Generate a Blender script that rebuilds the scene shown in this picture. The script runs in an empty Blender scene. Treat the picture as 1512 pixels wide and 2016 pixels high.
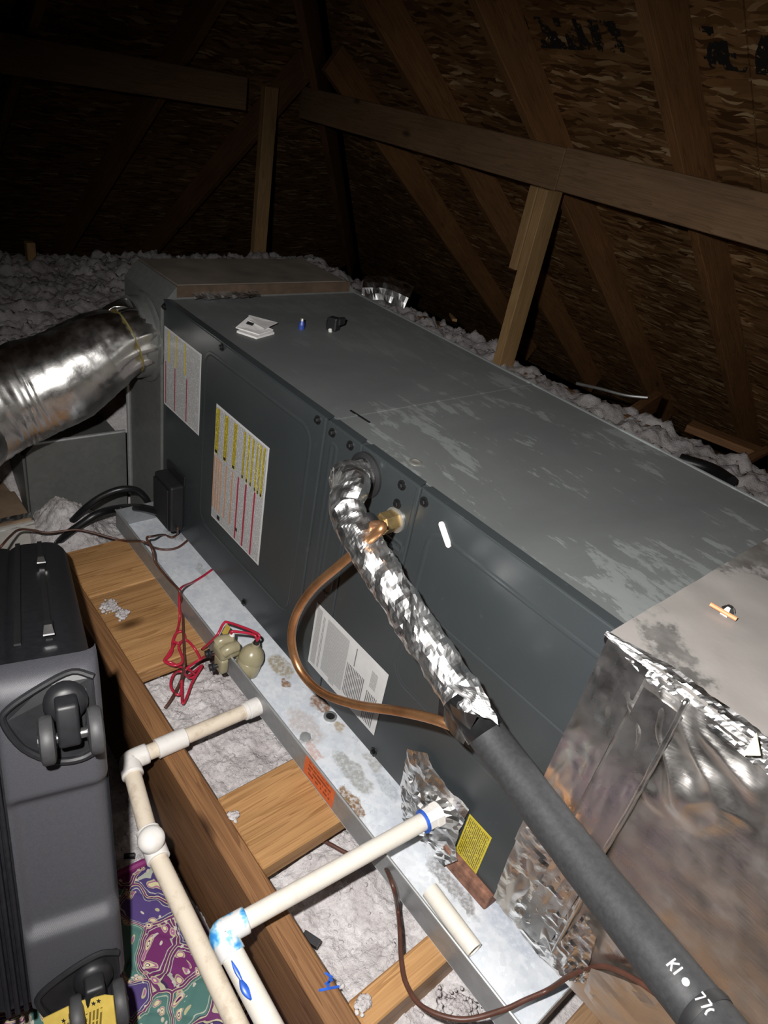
import bpy, bmesh, math, random
import numpy as np
from mathutils import Vector, Matrix, noise as mn

random.seed(7)
scene = bpy.context.scene
COL = scene.collection

# ------------------------------------------------------------------ camera
FPX = 1342.0
CAM = Vector((1.3591, -0.6183, 0.9867))
_r = np.array([1.8894, 1.0041, -0.3366]); _th = np.linalg.norm(_r); _k = _r/_th
_K = np.array([[0, -_k[2], _k[1]], [_k[2], 0, -_k[0]], [-_k[1], _k[0], 0]])
RM = np.eye(3)+math.sin(_th)*_K+(1-math.cos(_th))*_K@_K      # rows: right, down, forward
RIGHT, DOWN, FWD = Vector(RM[0]), Vector(RM[1]), Vector(RM[2])
cd = bpy.data.cameras.new('camera'); cam = bpy.data.objects.new('camera', cd); COL.objects.link(cam)
m = Matrix.Identity(4)
for i in range(3):
    m[i][0] = RIGHT[i]; m[i][1] = -DOWN[i]; m[i][2] = -FWD[i]; m[i][3] = CAM[i]
cam.matrix_world = m
cd.sensor_fit = 'AUTO'; cd.sensor_width = 36.0; cd.lens = FPX*36.0/2016.0
cd.clip_start = 0.02; cd.clip_end = 50
scene.camera = cam

# ------------------------------------------------------------------ world, light, exposure
w = bpy.data.worlds.new('attic_dark'); scene.world = w; w.use_nodes = True
w.node_tree.nodes['Background'].inputs[0].default_value = (0.0, 0.0, 0.0, 1)
w.node_tree.nodes['Background'].inputs[1].default_value = 0.0
ld = bpy.data.lights.new('phone_flash', 'SPOT'); ld.energy = 92.0; ld.shadow_soft_size = 0.012
ld.spot_size = math.radians(122); ld.spot_blend = 1.0
ld.color = (1.0, 0.97, 0.94)
lo = bpy.data.objects.new('phone_flash', ld); COL.objects.link(lo)
lo.location = CAM-RIGHT*0.075-DOWN*0.085-FWD*0.01
lo.rotation_euler = (RIGHT*((1010-756)/FPX)+DOWN*((1440-1008)/FPX)+FWD).to_track_quat('-Z', 'Y').to_euler()
vs = scene.view_settings
vs.view_transform = 'Standard'; vs.look = 'None'; vs.gamma = 1.0; vs.exposure = 0.0
try: vs.use_curve_mapping = False
except Exception: pass

# ------------------------------------------------------------------ pixel -> place helpers (distance from the surface touched)
def ray(px, py): return RIGHT*((px-756)/FPX)+DOWN*((py-1008)/FPX)+FWD
def on_x(px, py, v): d = ray(px, py); return CAM+d*((v-CAM.x)/d.x)
def on_y(px, py, v): d = ray(px, py); return CAM+d*((v-CAM.y)/d.y)
def on_z(px, py, v): d = ray(px, py); return CAM+d*((v-CAM.z)/d.z)
def at_d(px, py, t): return CAM+ray(px, py)*t

# ------------------------------------------------------------------ materials
def newmat(name, color=(.5, .5, .5), rough=.5, metal=0.0, spec=None, coat=None):
    m = bpy.data.materials.new(name); m.use_nodes = True
    nt = m.node_tree; b = nt.nodes['Principled BSDF']
    b.inputs['Base Color'].default_value = (*color, 1); b.inputs['Roughness'].default_value = rough
    b.inputs['Metallic'].default_value = metal
    if spec is not None: b.inputs['Specular IOR Level'].default_value = spec
    if coat is not None: b.inputs['Coat Weight'].default_value = coat; b.inputs['Coat Roughness'].default_value = .12
    return m, nt, b
def N(nt, t, ins=None, **kw):
    n = nt.nodes.new(t)
    for k, v in kw.items(): setattr(n, k, v)
    for k, v in (ins or {}).items():
        if hasattr(v, 'is_linked') or isinstance(v, bpy.types.NodeSocket): nt.links.new(v, n.inputs[k])
        else: n.inputs[k].default_value = v
    return n
def ramp(nt, fac, stops, interp='LINEAR'):
    n = nt.nodes.new('ShaderNodeValToRGB'); nt.links.new(fac, n.inputs[0]); cr = n.color_ramp; cr.interpolation = interp
    while len(cr.elements) < len(stops): cr.elements.new(0.5)
    for e, (p, c) in zip(cr.elements, stops):
        e.position = p; e.color = (*c, 1) if len(c) == 3 else c
    return n.outputs[0]
def coords(nt, scale=(1, 1, 1), kind='Object', rot=(0, 0, 0), rnd=False):
    tc = nt.nodes.new('ShaderNodeTexCoord'); out = tc.outputs[kind]
    if rnd:
        oi = nt.nodes.new('ShaderNodeObjectInfo')
        mul = N(nt, 'ShaderNodeMath', {0: oi.outputs['Random'], 1: 37.0}, operation='MULTIPLY')
        out = N(nt, 'ShaderNodeVectorMath', {0: out, 1: mul.outputs[0]}, operation='ADD').outputs[0]
    mp = N(nt, 'ShaderNodeMapping', {'Vector': out, 'Scale': scale, 'Rotation': rot})
    return mp.outputs[0]
def noise(nt, vec, scale, detail=4, rough=.55, dist=0.0):
    return N(nt, 'ShaderNodeTexNoise', {'Vector': vec, 'Scale': scale, 'Detail': detail, 'Roughness': rough, 'Distortion': dist}).outputs[0]
def mathn(nt, op, a, b=0.0, c=None, clamp=False):
    ins = {0: a, 1: b}
    if c is not None: ins[2] = c
    return N(nt, 'ShaderNodeMath', ins, operation=op, use_clamp=clamp).outputs[0]
def mixc(nt, fac, a, b, blend='MIX'):
    n = nt.nodes.new('ShaderNodeMix'); n.data_type = 'RGBA'; n.blend_type = blend
    for s, v in ((n.inputs[0], fac), (n.inputs[6], a), (n.inputs[7], b)):
        if isinstance(v, bpy.types.NodeSocket): nt.links.new(v, s)
        elif isinstance(v, (int, float)): s.default_value = v
        else: s.default_value = (*v, 1) if len(v) == 3 else v
    return n.outputs[2]
def setc(nt, b, col): nt.links.new(col, b.inputs['Base Color'])
def bump(nt, b, h, strength=.3, dist=.002):
    n = N(nt, 'ShaderNodeBump', {'Height': h, 'Strength': strength, 'Distance': dist}); nt.links.new(n.outputs[0], b.inputs['Normal'])

def plain(name, color, rough=.5, metal=0.0, spec=None, coat=None, var=0.0, vscale=60, bmp=0.0):
    m, nt, b = newmat(name, color, rough, metal, spec, coat)
    v = coords(nt)
    nz = noise(nt, v, vscale, 4)
    d = tuple(c*(1-var) for c in color); l = tuple(min(1, c*(1+var)) for c in color)
    setc(nt, b, ramp(nt, nz, [(.3, d), (.7, l)]))
    if bmp: bump(nt, b, nz, bmp, .001)
    return m

def wood(name, light, dark, rough=.6, ring=26, knot=True):
    m, nt, b = newmat(name, light, rough, spec=.3)
    v = coords(nt, rnd=True)
    vs_ = N(nt, 'ShaderNodeMapping', {'Vector': v, 'Scale': (1.3, 9, 9)}).outputs[0]
    warp = noise(nt, vs_, 1.0, 3)
    wv = N(nt, 'ShaderNodeMapping', {'Vector': v, 'Scale': (.9, ring, ring)}).outputs[0]
    wt = N(nt, 'ShaderNodeTexNoise', {'Vector': wv, 'Scale': 2.0, 'Detail': 2.0, 'Distortion': 1.2}).outputs[0]
    fr = mathn(nt, 'FRACT', mathn(nt, 'MULTIPLY', mathn(nt, 'ADD', wt, warp), 5.0))
    grain = noise(nt, N(nt, 'ShaderNodeMapping', {'Vector': v, 'Scale': (6, 300, 300)}).outputs[0], 1.0, 3)
    c1 = ramp(nt, fr, [(0, light), (.7, tuple((a*.45+c*.55) for a, c in zip(light, dark))), (.93, dark), (1, light)])
    c2 = mixc(nt, .35, c1, ramp(nt, grain, [(.3, dark), (.7, light)]))
    blot = noise(nt, N(nt, 'ShaderNodeMapping', {'Vector': v, 'Scale': (3, 8, 8)}).outputs[0], 1.0, 3)
    c3 = mixc(nt, .55, c2, ramp(nt, blot, [(.25, (.45, .42, .4)), (.7, (1.1, 1.08, 1.05))]), 'MULTIPLY')
    if knot:
        vo = N(nt, 'ShaderNodeTexVoronoi', {'Vector': N(nt, 'ShaderNodeMapping', {'Vector': v, 'Scale': (3.2, 7, 7)}).outputs[0], 'Scale': 1.0})
        kn = ramp(nt, vo.outputs['Distance'], [(.05, (1, 1, 1)), (.13, (0, 0, 0))])
        c3 = mixc(nt, kn, c3, tuple(c*.35 for c in dark))
    setc(nt, b, c3); bump(nt, b, grain, .25, .001)
    return m

MAT = {}
MAT['block'] = wood('pale_pine', (.52, .30, .13), (.26, .125, .045), .5)
MAT['joist'] = wood('aged_pine', (.29, .15, .065), (.12, .052, .022), .6)
MAT['rafter'] = wood('rafter_pine', (.40, .21, .09), (.20, .092, .035), .6)
MAT['purlin'] = wood('grey_brown_pine', (.34, .215, .12), (.20, .12, .065), .7)
MAT['strut'] = wood('yellow_pine', (.55, .36, .17), (.36, .21, .09), .6)

def osb_mat():
    m, nt, b = newmat('oriented_strand_board', (.3, .18, .08), .65, spec=.3)
    base = coords(nt, rnd=False)
    cols = None
    wob = N(nt, 'ShaderNodeTexNoise', {'Vector': base, 'Scale': 9.0, 'Detail': 2.0})
    wv = N(nt, 'ShaderNodeVectorMath', {0: wob.outputs['Color'], 1: (.06, .06, .06)}, operation='MULTIPLY').outputs[0]
    vec = N(nt, 'ShaderNodeVectorMath', {0: base, 1: wv}, operation='ADD').outputs[0]
    hs = None
    for i, ang in enumerate((.15, .9, -.6, 1.6, -.2)):
        mp = N(nt, 'ShaderNodeMapping', {'Vector': vec, 'Rotation': (0, 0, ang), 'Scale': (9+i, 42+5*i, 1), 'Location': (i*3.1, i*1.7, 0)}).outputs[0]
        vo = N(nt, 'ShaderNodeTexVoronoi', {'Vector': mp, 'Scale': 1.0, 'Randomness': 1.0})
        sep = N(nt, 'ShaderNodeSeparateColor', {0: vo.outputs['Color']})
        c = ramp(nt, sep.outputs[0], [(0, (.11, .05, .018)), (.35, (.26, .135, .052)), (.7, (.37, .205, .085)), (.90, (.46, .28, .13)), (1, (.78, .56, .32))])
        if cols is None: cols = c; hs = sep.outputs[1]
        else:
            mk = mathn(nt, 'GREATER_THAN', sep.outputs[2], .62)
            cols = mixc(nt, mk, cols, c)
            hs = mathn(nt, 'ADD', hs, mathn(nt, 'MULTIPLY', mk, sep.outputs[1]))
    big = noise(nt, base, 2.2, 3)
    cols = mixc(nt, .7, cols, ramp(nt, big, [(.3, (.55, .5, .45)), (.7, (1.15, 1.1, 1.05))]), 'MULTIPLY')
    setc(nt, b, cols); bump(nt, b, hs, .5, .003)
    return m
MAT['osb'] = osb_mat()

def stamp_mat():
    m, nt, b = newmat('faded_black_stencil_ink', (.02, .018, .016), .8)
    v = coords(nt)
    bl = N(nt, 'ShaderNodeTexVoronoi', {'Vector': N(nt, 'ShaderNodeMapping', {'Vector': v, 'Scale': (34, 14, 1)}).outputs[0], 'Scale': 1.0}, distance='CHEBYCHEV')
    sp = N(nt, 'ShaderNodeSeparateColor', {0: bl.outputs['Color']})
    f = mathn(nt, 'GREATER_THAN', mathn(nt, 'MULTIPLY', sp.outputs[0], noise(nt, v, 70, 4)), .33)
    tr = nt.nodes.new('ShaderNodeBsdfTransparent')
    mx = N(nt, 'ShaderNodeMixShader', {0: f, 1: tr.outputs[0], 2: b.outputs[0]})
    nt.links.new(mx.outputs[0], nt.nodes['Material Output'].inputs[0])
    return m
MAT['stamp'] = stamp_mat()

def insul_mat():
    m, nt, b = newmat('blown_insulation', (.6, .58, .58), .95, spec=.1)
    v = coords(nt)
    n1 = noise(nt, v, 28, 6, .65); n2 = noise(nt, v, 170, 4, .7); n3 = noise(nt, v, 5, 3)
    c = ramp(nt, n1, [(.3, (.52, .49, .49)), (.5, (.66, .635, .635)), (.7, (.78, .765, .77))])
    c = mixc(nt, .4, c, ramp(nt, n2, [(.35, (.55, .52, .53)), (.6, (1, 1, 1))]), 'MULTIPLY')
    c = mixc(nt, .6, c, ramp(nt, n3, [(.3, (.60, .56, .56)), (.65, (1, 1, 1))]), 'MULTIPLY')
    setc(nt, b, c); bump(nt, b, mathn(nt, 'ADD', mathn(nt, 'MULTIPLY', n1, .4), mathn(nt, 'MULTIPLY', n2, .8)), .8, .006)
    return m
MAT['insul'] = insul_mat()

def unit_mat(dust):
    m, nt, b = newmat('slate_painted_steel_dusty' if dust else 'slate_painted_steel', (.033, .039, .043), .36 if not dust else .6)
    v = coords(nt)
    base = ramp(nt, noise(nt, v, 3, 4), [(.3, (.030, .036, .038)), (.7, (.040, .046, .050))])
    if dust:
        big = noise(nt, N(nt, 'ShaderNodeMapping', {'Vector': v, 'Scale': (1.6, 1.0, 1), 'Rotation': (0, 0, .4)}).outputs[0], 2.2, 6, .62, .4)
        fine = noise(nt, N(nt, 'ShaderNodeMapping', {'Vector': v, 'Scale': (.55, 1.7, 1), 'Rotation': (0, 0, .75)}).outputs[0], 15, 7, .7, .3)
        col = ramp(nt, big, [(.3, (.088, .095, .095)), (.55, (.112, .120, .119)), (.75, (.128, .140, .137))])
        sx = N(nt, 'ShaderNodeSeparateXYZ', {0: v})
        near = ramp(nt, mathn(nt, 'ADD', mathn(nt, 'MULTIPLY', sx.outputs[0], 1.6), mathn(nt, 'MULTIPLY', big, 1.3)), [(.45, (.25, .25, .25)), (.85, (1, 1, 1))])
        pat = ramp(nt, mathn(nt, 'ADD', mathn(nt, 'MULTIPLY', big, .4), mathn(nt, 'MULTIPLY', fine, .6)), [(.525, (0, 0, 0)), (.545, (.75, .75, .75)), (.7, (1, 1, 1))])
        col = mixc(nt, mathn(nt, 'MULTIPLY', pat, near), col, (.185, .20, .197))
        scr = noise(nt, N(nt, 'ShaderNodeMapping', {'Vector': v, 'Scale': (5, 60, 1), 'Rotation': (0, 0, .5)}).outputs[0], 2.0, 4)
        col = mixc(nt, ramp(nt, scr, [(.70, (0, 0, 0)), (.78, (.4, .4, .4))]), col, (.22, .235, .23))
        setc(nt, b, col); bump(nt, b, fine, .15, .001)
    else:
        sp = noise(nt, v, 60, 5, .7)
        col = mixc(nt, ramp(nt, sp, [(.62, (0, 0, 0)), (.8, (.25, .25, .25))]), base, (.11, .115, .115))
        setc(nt, b, col)
        rr = ramp(nt, noise(nt, v, 7, 4), [(.3, (.27, .27, .27)), (.7, (.42, .42, .42))])
        nt.links.new(rr, b.inputs['Roughness'])
        bump(nt, b, noise(nt, v, 240, 2), .05, .0006)
    return m
MAT['unit'] = unit_mat(False); MAT['unit_top'] = unit_mat(True)
MAT['black_steel'] = plain('black_screw_steel', (.012, .012, .013), .35, .3)
MAT['black_plastic'] = plain('black_plastic', (.014, .014, .016), .46, var=.2)
MAT['black_rubber'] = plain('black_rubber', (.012, .012, .013), .6, var=.3, bmp=.1)
MAT['foam'] = plain('black_foam_sleeve', (.026, .027, .029), .62, var=.25, vscale=180, bmp=.25)
MAT['vinyl_tape'] = plain('black_vinyl_tape', (.012, .012, .013), .25, var=.2)
MAT['brass'] = plain('brass', (.62, .44, .20), .32, .9, var=.25)
def copper_mat():
    m, nt, b = newmat('tarnished_copper', (.55, .27, .13), .33, .85)
    v = coords(nt)
    c = ramp(nt, noise(nt, v, 18, 5), [(.3, (.36, .17, .075)), (.55, (.58, .30, .14)), (.75, (.68, .38, .2))])
    sp = ramp(nt, noise(nt, v, 160, 3), [(.68, (0, 0, 0)), (.76, (.7, .7, .7))])
    setc(nt, b, mixc(nt, sp, c, (.06, .03, .015)))
    return m
MAT['copper'] = copper_mat()

def foil_mat(name, grid=False, rough=.2, tint=(.74, .735, .73), bs=.25, dusty=0.0):
    m, nt, b = newmat(name, tint, rough, 1.0)
    v = coords(nt)
    n = noise(nt, v, 40, 5, .6)
    h = mathn(nt, 'MULTIPLY', n, 1.0)
    col = ramp(nt, noise(nt, v, 14, 4), [(.3, tuple(c*.82 for c in tint)), (.7, tint)])
    if grid:
        sx = N(nt, 'ShaderNodeSeparateXYZ', {0: v})
        g = []
        for ax in (0, 1, 2):
            f = mathn(nt, 'FRACT', mathn(nt, 'MULTIPLY', sx.outputs[ax], 95.0))
            g.append(mathn(nt, 'LESS_THAN', f, .16))
        gg = mathn(nt, 'MAXIMUM', mathn(nt, 'MAXIMUM', g[0], g[2]), 0.0)
        fib = noise(nt, N(nt, 'ShaderNodeMapping', {'Vector': v, 'Scale': (40, 40, 300)}).outputs[0], 1.0, 3)
        h = mathn(nt, 'ADD', mathn(nt, 'MULTIPLY', gg, .35), mathn(nt, 'ADD', mathn(nt, 'MULTIPLY', n, .10), mathn(nt, 'MULTIPLY', fib, .5)))
    rr = ramp(nt, noise(nt, v, 25, 4), [(.3, (rough*.7,)*3), (.7, (rough*1.4,)*3)])
    nt.links.new(rr, b.inputs['Roughness'])
    if dusty:
        dz = ramp(nt, noise(nt, v, 6, 6, .65), [(.43, (.15, .15, .15)), (.48, (dusty,)*3)])
        col = mixc(nt, dz, col, (.27, .25, .235))
        nt.links.new(mathn(nt, 'SUBTRACT', 1.0, dz), b.inputs['Metallic'])
    setc(nt, b, col); bump(nt, b, h, bs, .002)
    return m
MAT['foil'] = foil_mat('aluminium_foil_tape', rough=.28, bs=.2, tint=(.82, .81, .8))
MAT['foil_wrap'] = foil_mat('crumpled_foil', rough=.33, bs=.12, tint=(.9, .9, .9))
MAT['foil_board'] = foil_mat('foil_scrim_duct_board', grid=True, rough=.35, bs=.2, tint=(.80, .77, .74))
MAT['foil_top'] = foil_mat('dusty_foil_duct_board', rough=.45, bs=.15, tint=(.62, .6, .57), dusty=.9)
MAT['flex'] = foil_mat('flex_duct_jacket', rough=.3, bs=.25, tint=(.74, .73, .71))

def galv_mat(name, col, metal, rough):
    m, nt, b = newmat(name, col, rough, metal)
    v = coords(nt)
    vo = N(nt, 'ShaderNodeTexVoronoi', {'Vector': v, 'Scale': 90.0})
    sp = N(nt, 'ShaderNodeSeparateColor', {0: vo.outputs['Color']})
    c = ramp(nt, sp.outputs[0], [(0, tuple(x*.93 for x in col)), (1, tuple(min(1, x*1.06) for x in col))])
    c = mixc(nt, .5, c, ramp(nt, noise(nt, v, 9, 5), [(.3, (.8, .81, .82)), (.65, (1.03, 1.03, 1.03))]), 'MULTIPLY')
    setc(nt, b, c); bump(nt, b, noise(nt, v, 30, 3), .08, .001)
    return m
MAT['galv'] = galv_mat('galvanised_steel', (.42, .43, .43), .55, .42)
MAT['galv_dark'] = galv_mat('dull_galvanised_steel', (.165, .17, .163), .3, .5)
MAT['rim'] = galv_mat('pan_rim_steel', (.30, .31, .32), .45, .42)

PAN_Z = -.035
def pan_mat():
    m, nt, b = newmat('water_stained_galvanised_pan', (.6, .63, .66), .5, .12)
    tc = nt.nodes.new('ShaderNodeNewGeometry'); pos = tc.outputs['Position']
    vo = N(nt, 'ShaderNodeTexVoronoi', {'Vector': pos, 'Scale': 130.0})
    sp = N(nt, 'ShaderNodeSeparateColor', {0: vo.outputs['Color']})
    c = ramp(nt, sp.outputs[0], [(0, (.62, .655, .70)), (1, (.72, .75, .79))])
    c = mixc(nt, .6, c, ramp(nt, noise(nt, pos, 20, 6, .65), [(.3, (.72, .76, .83)), (.6, (1.06, 1.06, 1.05))]), 'MULTIPLY')
    speck = ramp(nt, noise(nt, pos, 300, 3, .6), [(.68, (0, 0, 0)), (.74, (.8, .8, .8))])
    sx = N(nt, 'ShaderNodeSeparateXYZ', {0: pos})
    zone = ramp(nt, mathn(nt, 'MULTIPLY', mathn(nt, 'ABSOLUTE', mathn(nt, 'SUBTRACT', sx.outputs[0], .78)), 3.0), [(.5, (1, 1, 1)), (1, (.25, .25, .25))])
    c = mixc(nt, mathn(nt, 'MULTIPLY', speck, zone), c, (.16, .09, .06))
    wob = N(nt, 'ShaderNodeTexNoise', {'Vector': pos, 'Scale': 55.0, 'Detail': 4.0})
    wv = N(nt, 'ShaderNodeVectorMath', {0: N(nt, 'ShaderNodeVectorMath', {0: wob.outputs['Color'], 1: (.5, .5, .5)}, operation='SUBTRACT').outputs[0], 1: (.03, .03, 0)}, operation='MULTIPLY').outputs[0]
    pw = N(nt, 'ShaderNodeVectorMath', {0: pos, 1: wv}, operation='ADD').outputs[0]
    blotch = ramp(nt, noise(nt, pos, 150, 5, .7), [(.36, (.25, .25, .25)), (.56, (1, 1, 1))])
    stains = [(553, 1312, .030, .017, (.36, .31, .22), .95), (563, 1345, .010, .007, (.25, .12, .035), .9), (632, 1388, .026, .013, (.24, .105, .035), .9),
              (600, 1430, .040, .022, (.44, .34, .29), .55), (668, 1432, .014, .010, (.35, .22, .06), .7),
              (618, 1480, .020, .011, (.50, .22, .13), .6), (602, 1455, .014, .010, (.30, .30, .30), .7),
              (694, 1520, .045, .015, (.33, .33, .31), .85), (686, 1572, .022, .012, (.22, .12, .04), .95), (700, 1595, .014, .009, (.20, .10, .03), .9),
              (760, 1545, .03, .01, (.36, .40, .44), .6), (735, 1500, .02, .010, (.36, .35, .32), .7), (890, 1745, .05, .011, (.24, .24, .24), .9),
              (1010, 1830, .05, .02, (.36, .40, .50), .45), (345, 1050, .03, .02, (.2, .2, .2), .6), (400, 1125, .03, .008, (.34, .38, .36), .6)]
    for px, py, rx, ry, col, al in stains:
        p = on_z(px, py, PAN_Z)
        d = N(nt, 'ShaderNodeVectorMath', {0: N(nt, 'ShaderNodeVectorMath', {0: pw, 1: (p.x, p.y, PAN_Z)}, operation='SUBTRACT').outputs[0], 1: (.78/rx, .78/ry, 0)}, operation='MULTIPLY').outputs[0]
        ln = N(nt, 'ShaderNodeVectorMath', {0: d}, operation='LENGTH').outputs['Value']
        f = ramp(nt, ln, [(.75, (al, al, al)), (1.0, (0, 0, 0))])
        c = mixc(nt, mathn(nt, 'MULTIPLY', f, blotch), c, col)
    setc(nt, b, c); bump(nt, b, noise(nt, pos, 90, 4), .1, .001)
    return m
MAT['pan'] = pan_mat()

def pvc_mat(name, col, grime):
    m, nt, b = newmat(name, col, .4)
    v = coords(nt)
    g = ramp(nt, noise(nt, v, 45, 6, .7), [(.5, (0, 0, 0)), (.72, (grime,)*3)])
    setc(nt, b, mixc(nt, g, col, (.38, .28, .19)))
    return m
MAT['pvc_old'] = pvc_mat('yellowed_pvc', (.66, .58, .47), .6)
MAT['pvc_fit'] = pvc_mat('white_pvc_fitting', (.72, .70, .67), .25)
MAT['pvc_new'] = pvc_mat('off_white_pvc', (.72, .68, .61), .2)
def primer_mat():
    m, nt, b = newmat('pvc_with_blue_primer', (.72, .71, .70), .35)
    v = coords(nt)
    n = noise(nt, v, 38, 3, .5)
    setc(nt, b, ramp(nt, n, [(.5, (.72, .71, .70)), (.54, (.30, .58, .78)), (.60, (.05, .30, .68)), (.7, (.03, .16, .55))]))
    return m
MAT['primer'] = primer_mat()
MAT['blue'] = plain('blue_primer', (.02, .10, .50), .35, var=.3)
MAT['white_paper'] = plain('white_paper', (.70, .69, .68), .7, var=.08)
MAT['label_white'] = plain('white_label', (.60, .60, .60), .4, var=.05)
MAT['yellow'] = plain('yellow_print', (.62, .50, .045), .45, var=.1)
MAT['orange'] = plain('orange_print', (.60, .27, .12), .5, var=.1)
MAT['red'] = plain('dark_red_print', (.36, .03, .06), .5, var=.1)
MAT['ink'] = plain('black_ink', (.02, .02, .02), .5)
MAT['sticker_orange'] = plain('orange_sticker', (.62, .13, .045), .45, var=.15)
MAT['tag_yellow'] = plain('yellow_tag_paper', (.66, .48, .10), .6, var=.1)
MAT['cream'] = plain('cream_sticker', (.66, .62, .42), .5, var=.1)
MAT['red_wire'] = plain('red_wire_insulation', (.42, .018, .045), .3, var=.15)
MAT['brown_wire'] = plain('brown_cable_jacket', (.085, .035, .024), .42, var=.2)
MAT['cable'] = plain('black_cable_jacket', (.010, .010, .011), .35, var=.2)
MAT['beige'] = plain('beige_plastic', (.30, .265, .165), .3, var=.06)
MAT['rust_block'] = plain('reddish_brown_block', (.20, .095, .062), .85, var=.45, vscale=90, bmp=.6)
MAT['blue_nut'] = plain('blue_plastic', (.03, .06, .28), .35)
MAT['card'] = plain('dusty_kraft_board', (.24, .165, .105), .85, var=.3, vscale=14, bmp=.2)
MAT['white_board'] = plain('white_board_face', (.50, .48, .44), .6, var=.08)
MAT['dusty_tan'] = plain('dusty_tan_duct_board', (.125, .105, .085), .8, var=.3, vscale=10, bmp=.15)
MAT['end_board'] = plain('dark_brown_board_edge', (.07, .045, .028), .8, var=.3, vscale=30)
MAT['zinc'] = plain('zinc', (.55, .54, .50), .35, .8)
MAT['chrome'] = plain('chrome_pull', (.7, .7, .72), .22, .9)
MAT['grey_wheel'] = plain('grey_wheel_rubber', (.048, .048, .050), .55, var=.2)
MAT['axle'] = plain('steel_axle', (.3, .3, .3), .3, .9)
MAT['zip_fabric'] = plain('black_zip_fabric', (.011, .011, .014), .5, var=.3, vscale=120, bmp=.2)
MAT['yellow_tie'] = plain('yellow_zip_tie', (.20, .16, .05), .5)
MAT['gypsum'] = plain('gypsum_ceiling_board', (.4, .38, .36), .9)
def shell_mat():
    m, nt, b = newmat('charcoal_woven_shell', (.10, .10, .115), .42)
    v = coords(nt)
    wv = N(nt, 'ShaderNodeTexWave', {'Vector': N(nt, 'ShaderNodeMapping', {'Vector': v, 'Rotation': (.78, 0, 0)}).outputs[0], 'Scale': 300.0, 'Distortion': 0.5}, bands_direction='Y').outputs[1]
    w2 = N(nt, 'ShaderNodeTexWave', {'Vector': N(nt, 'ShaderNodeMapping', {'Vector': v, 'Rotation': (-.78, 0, 0)}).outputs[0], 'Scale': 300.0, 'Distortion': 0.5}, bands_direction='Y').outputs[1]
    h = mathn(nt, 'MULTIPLY', wv, w2)
    n = noise(nt, v, 500, 2)
    setc(nt, b, ramp(nt, mathn(nt, 'ADD', mathn(nt, 'MULTIPLY', h, .5), mathn(nt, 'MULTIPLY', n, .5)), [(.2, (.050, .050, .058)), (.6, (.080, .080, .090))]))
    bump(nt, b, h, .25, .0008)
    return m
MAT['shell'] = shell_mat()

def print_mat(name, bg, ink, pitch, amount=.5, word=420.0):
    m, nt, b = newmat(name, bg, .42)
    uv = coords(nt, kind='UV')
    sx = N(nt, 'ShaderNodeSeparateXYZ', {0: uv})
    vv = mathn(nt, 'DIVIDE', sx.outputs[1], pitch)
    line = mathn(nt, 'LESS_THAN', mathn(nt, 'FRACT', vv), .55)
    row = mathn(nt, 'FLOOR', vv)
    cv = N(nt, 'ShaderNodeCombineXYZ', {0: mathn(nt, 'MULTIPLY', sx.outputs[0], word), 1: mathn(nt, 'MULTIPLY', row, 7.31), 2: 0.0}).outputs[0]
    wd = mathn(nt, 'GREATER_THAN', N(nt, 'ShaderNodeTexNoise', {'Vector': cv, 'Scale': 1.0, 'Detail': 1.0}).outputs[0], 1-amount-.05)
    f = mathn(nt, 'MULTIPLY', line, wd)
    setc(nt, b, mixc(nt, mathn(nt, 'MULTIPLY', f, .8), bg, ink))
    return m
MAT['text_w'] = print_mat('small_grey_print_on_white', (.60, .60, .60), (.14, .14, .14), .0024, .55)
MAT['text_y'] = print_mat('small_black_print_on_yellow', (.62, .50, .045), (.05, .04, .01), .0030, .55, 250)
MAT['text_table'] = print_mat('fine_table_print', (.56, .56, .56), (.20, .20, .20), .0019, .62, 700)
MAT['text_bold'] = print_mat('dark_print_on_white', (.60, .60, .60), (.03, .03, .03), .0042, .62, 300)
MAT['text_tag'] = print_mat('print_on_yellow_tag', (.66, .48, .10), (.06, .04, .01), .0050, .55, 200)
MAT['text_o'] = print_mat('print_on_orange_sticker', (.62, .13, .045), (.15, .02, .01), .0095, .5, 150)

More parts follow.
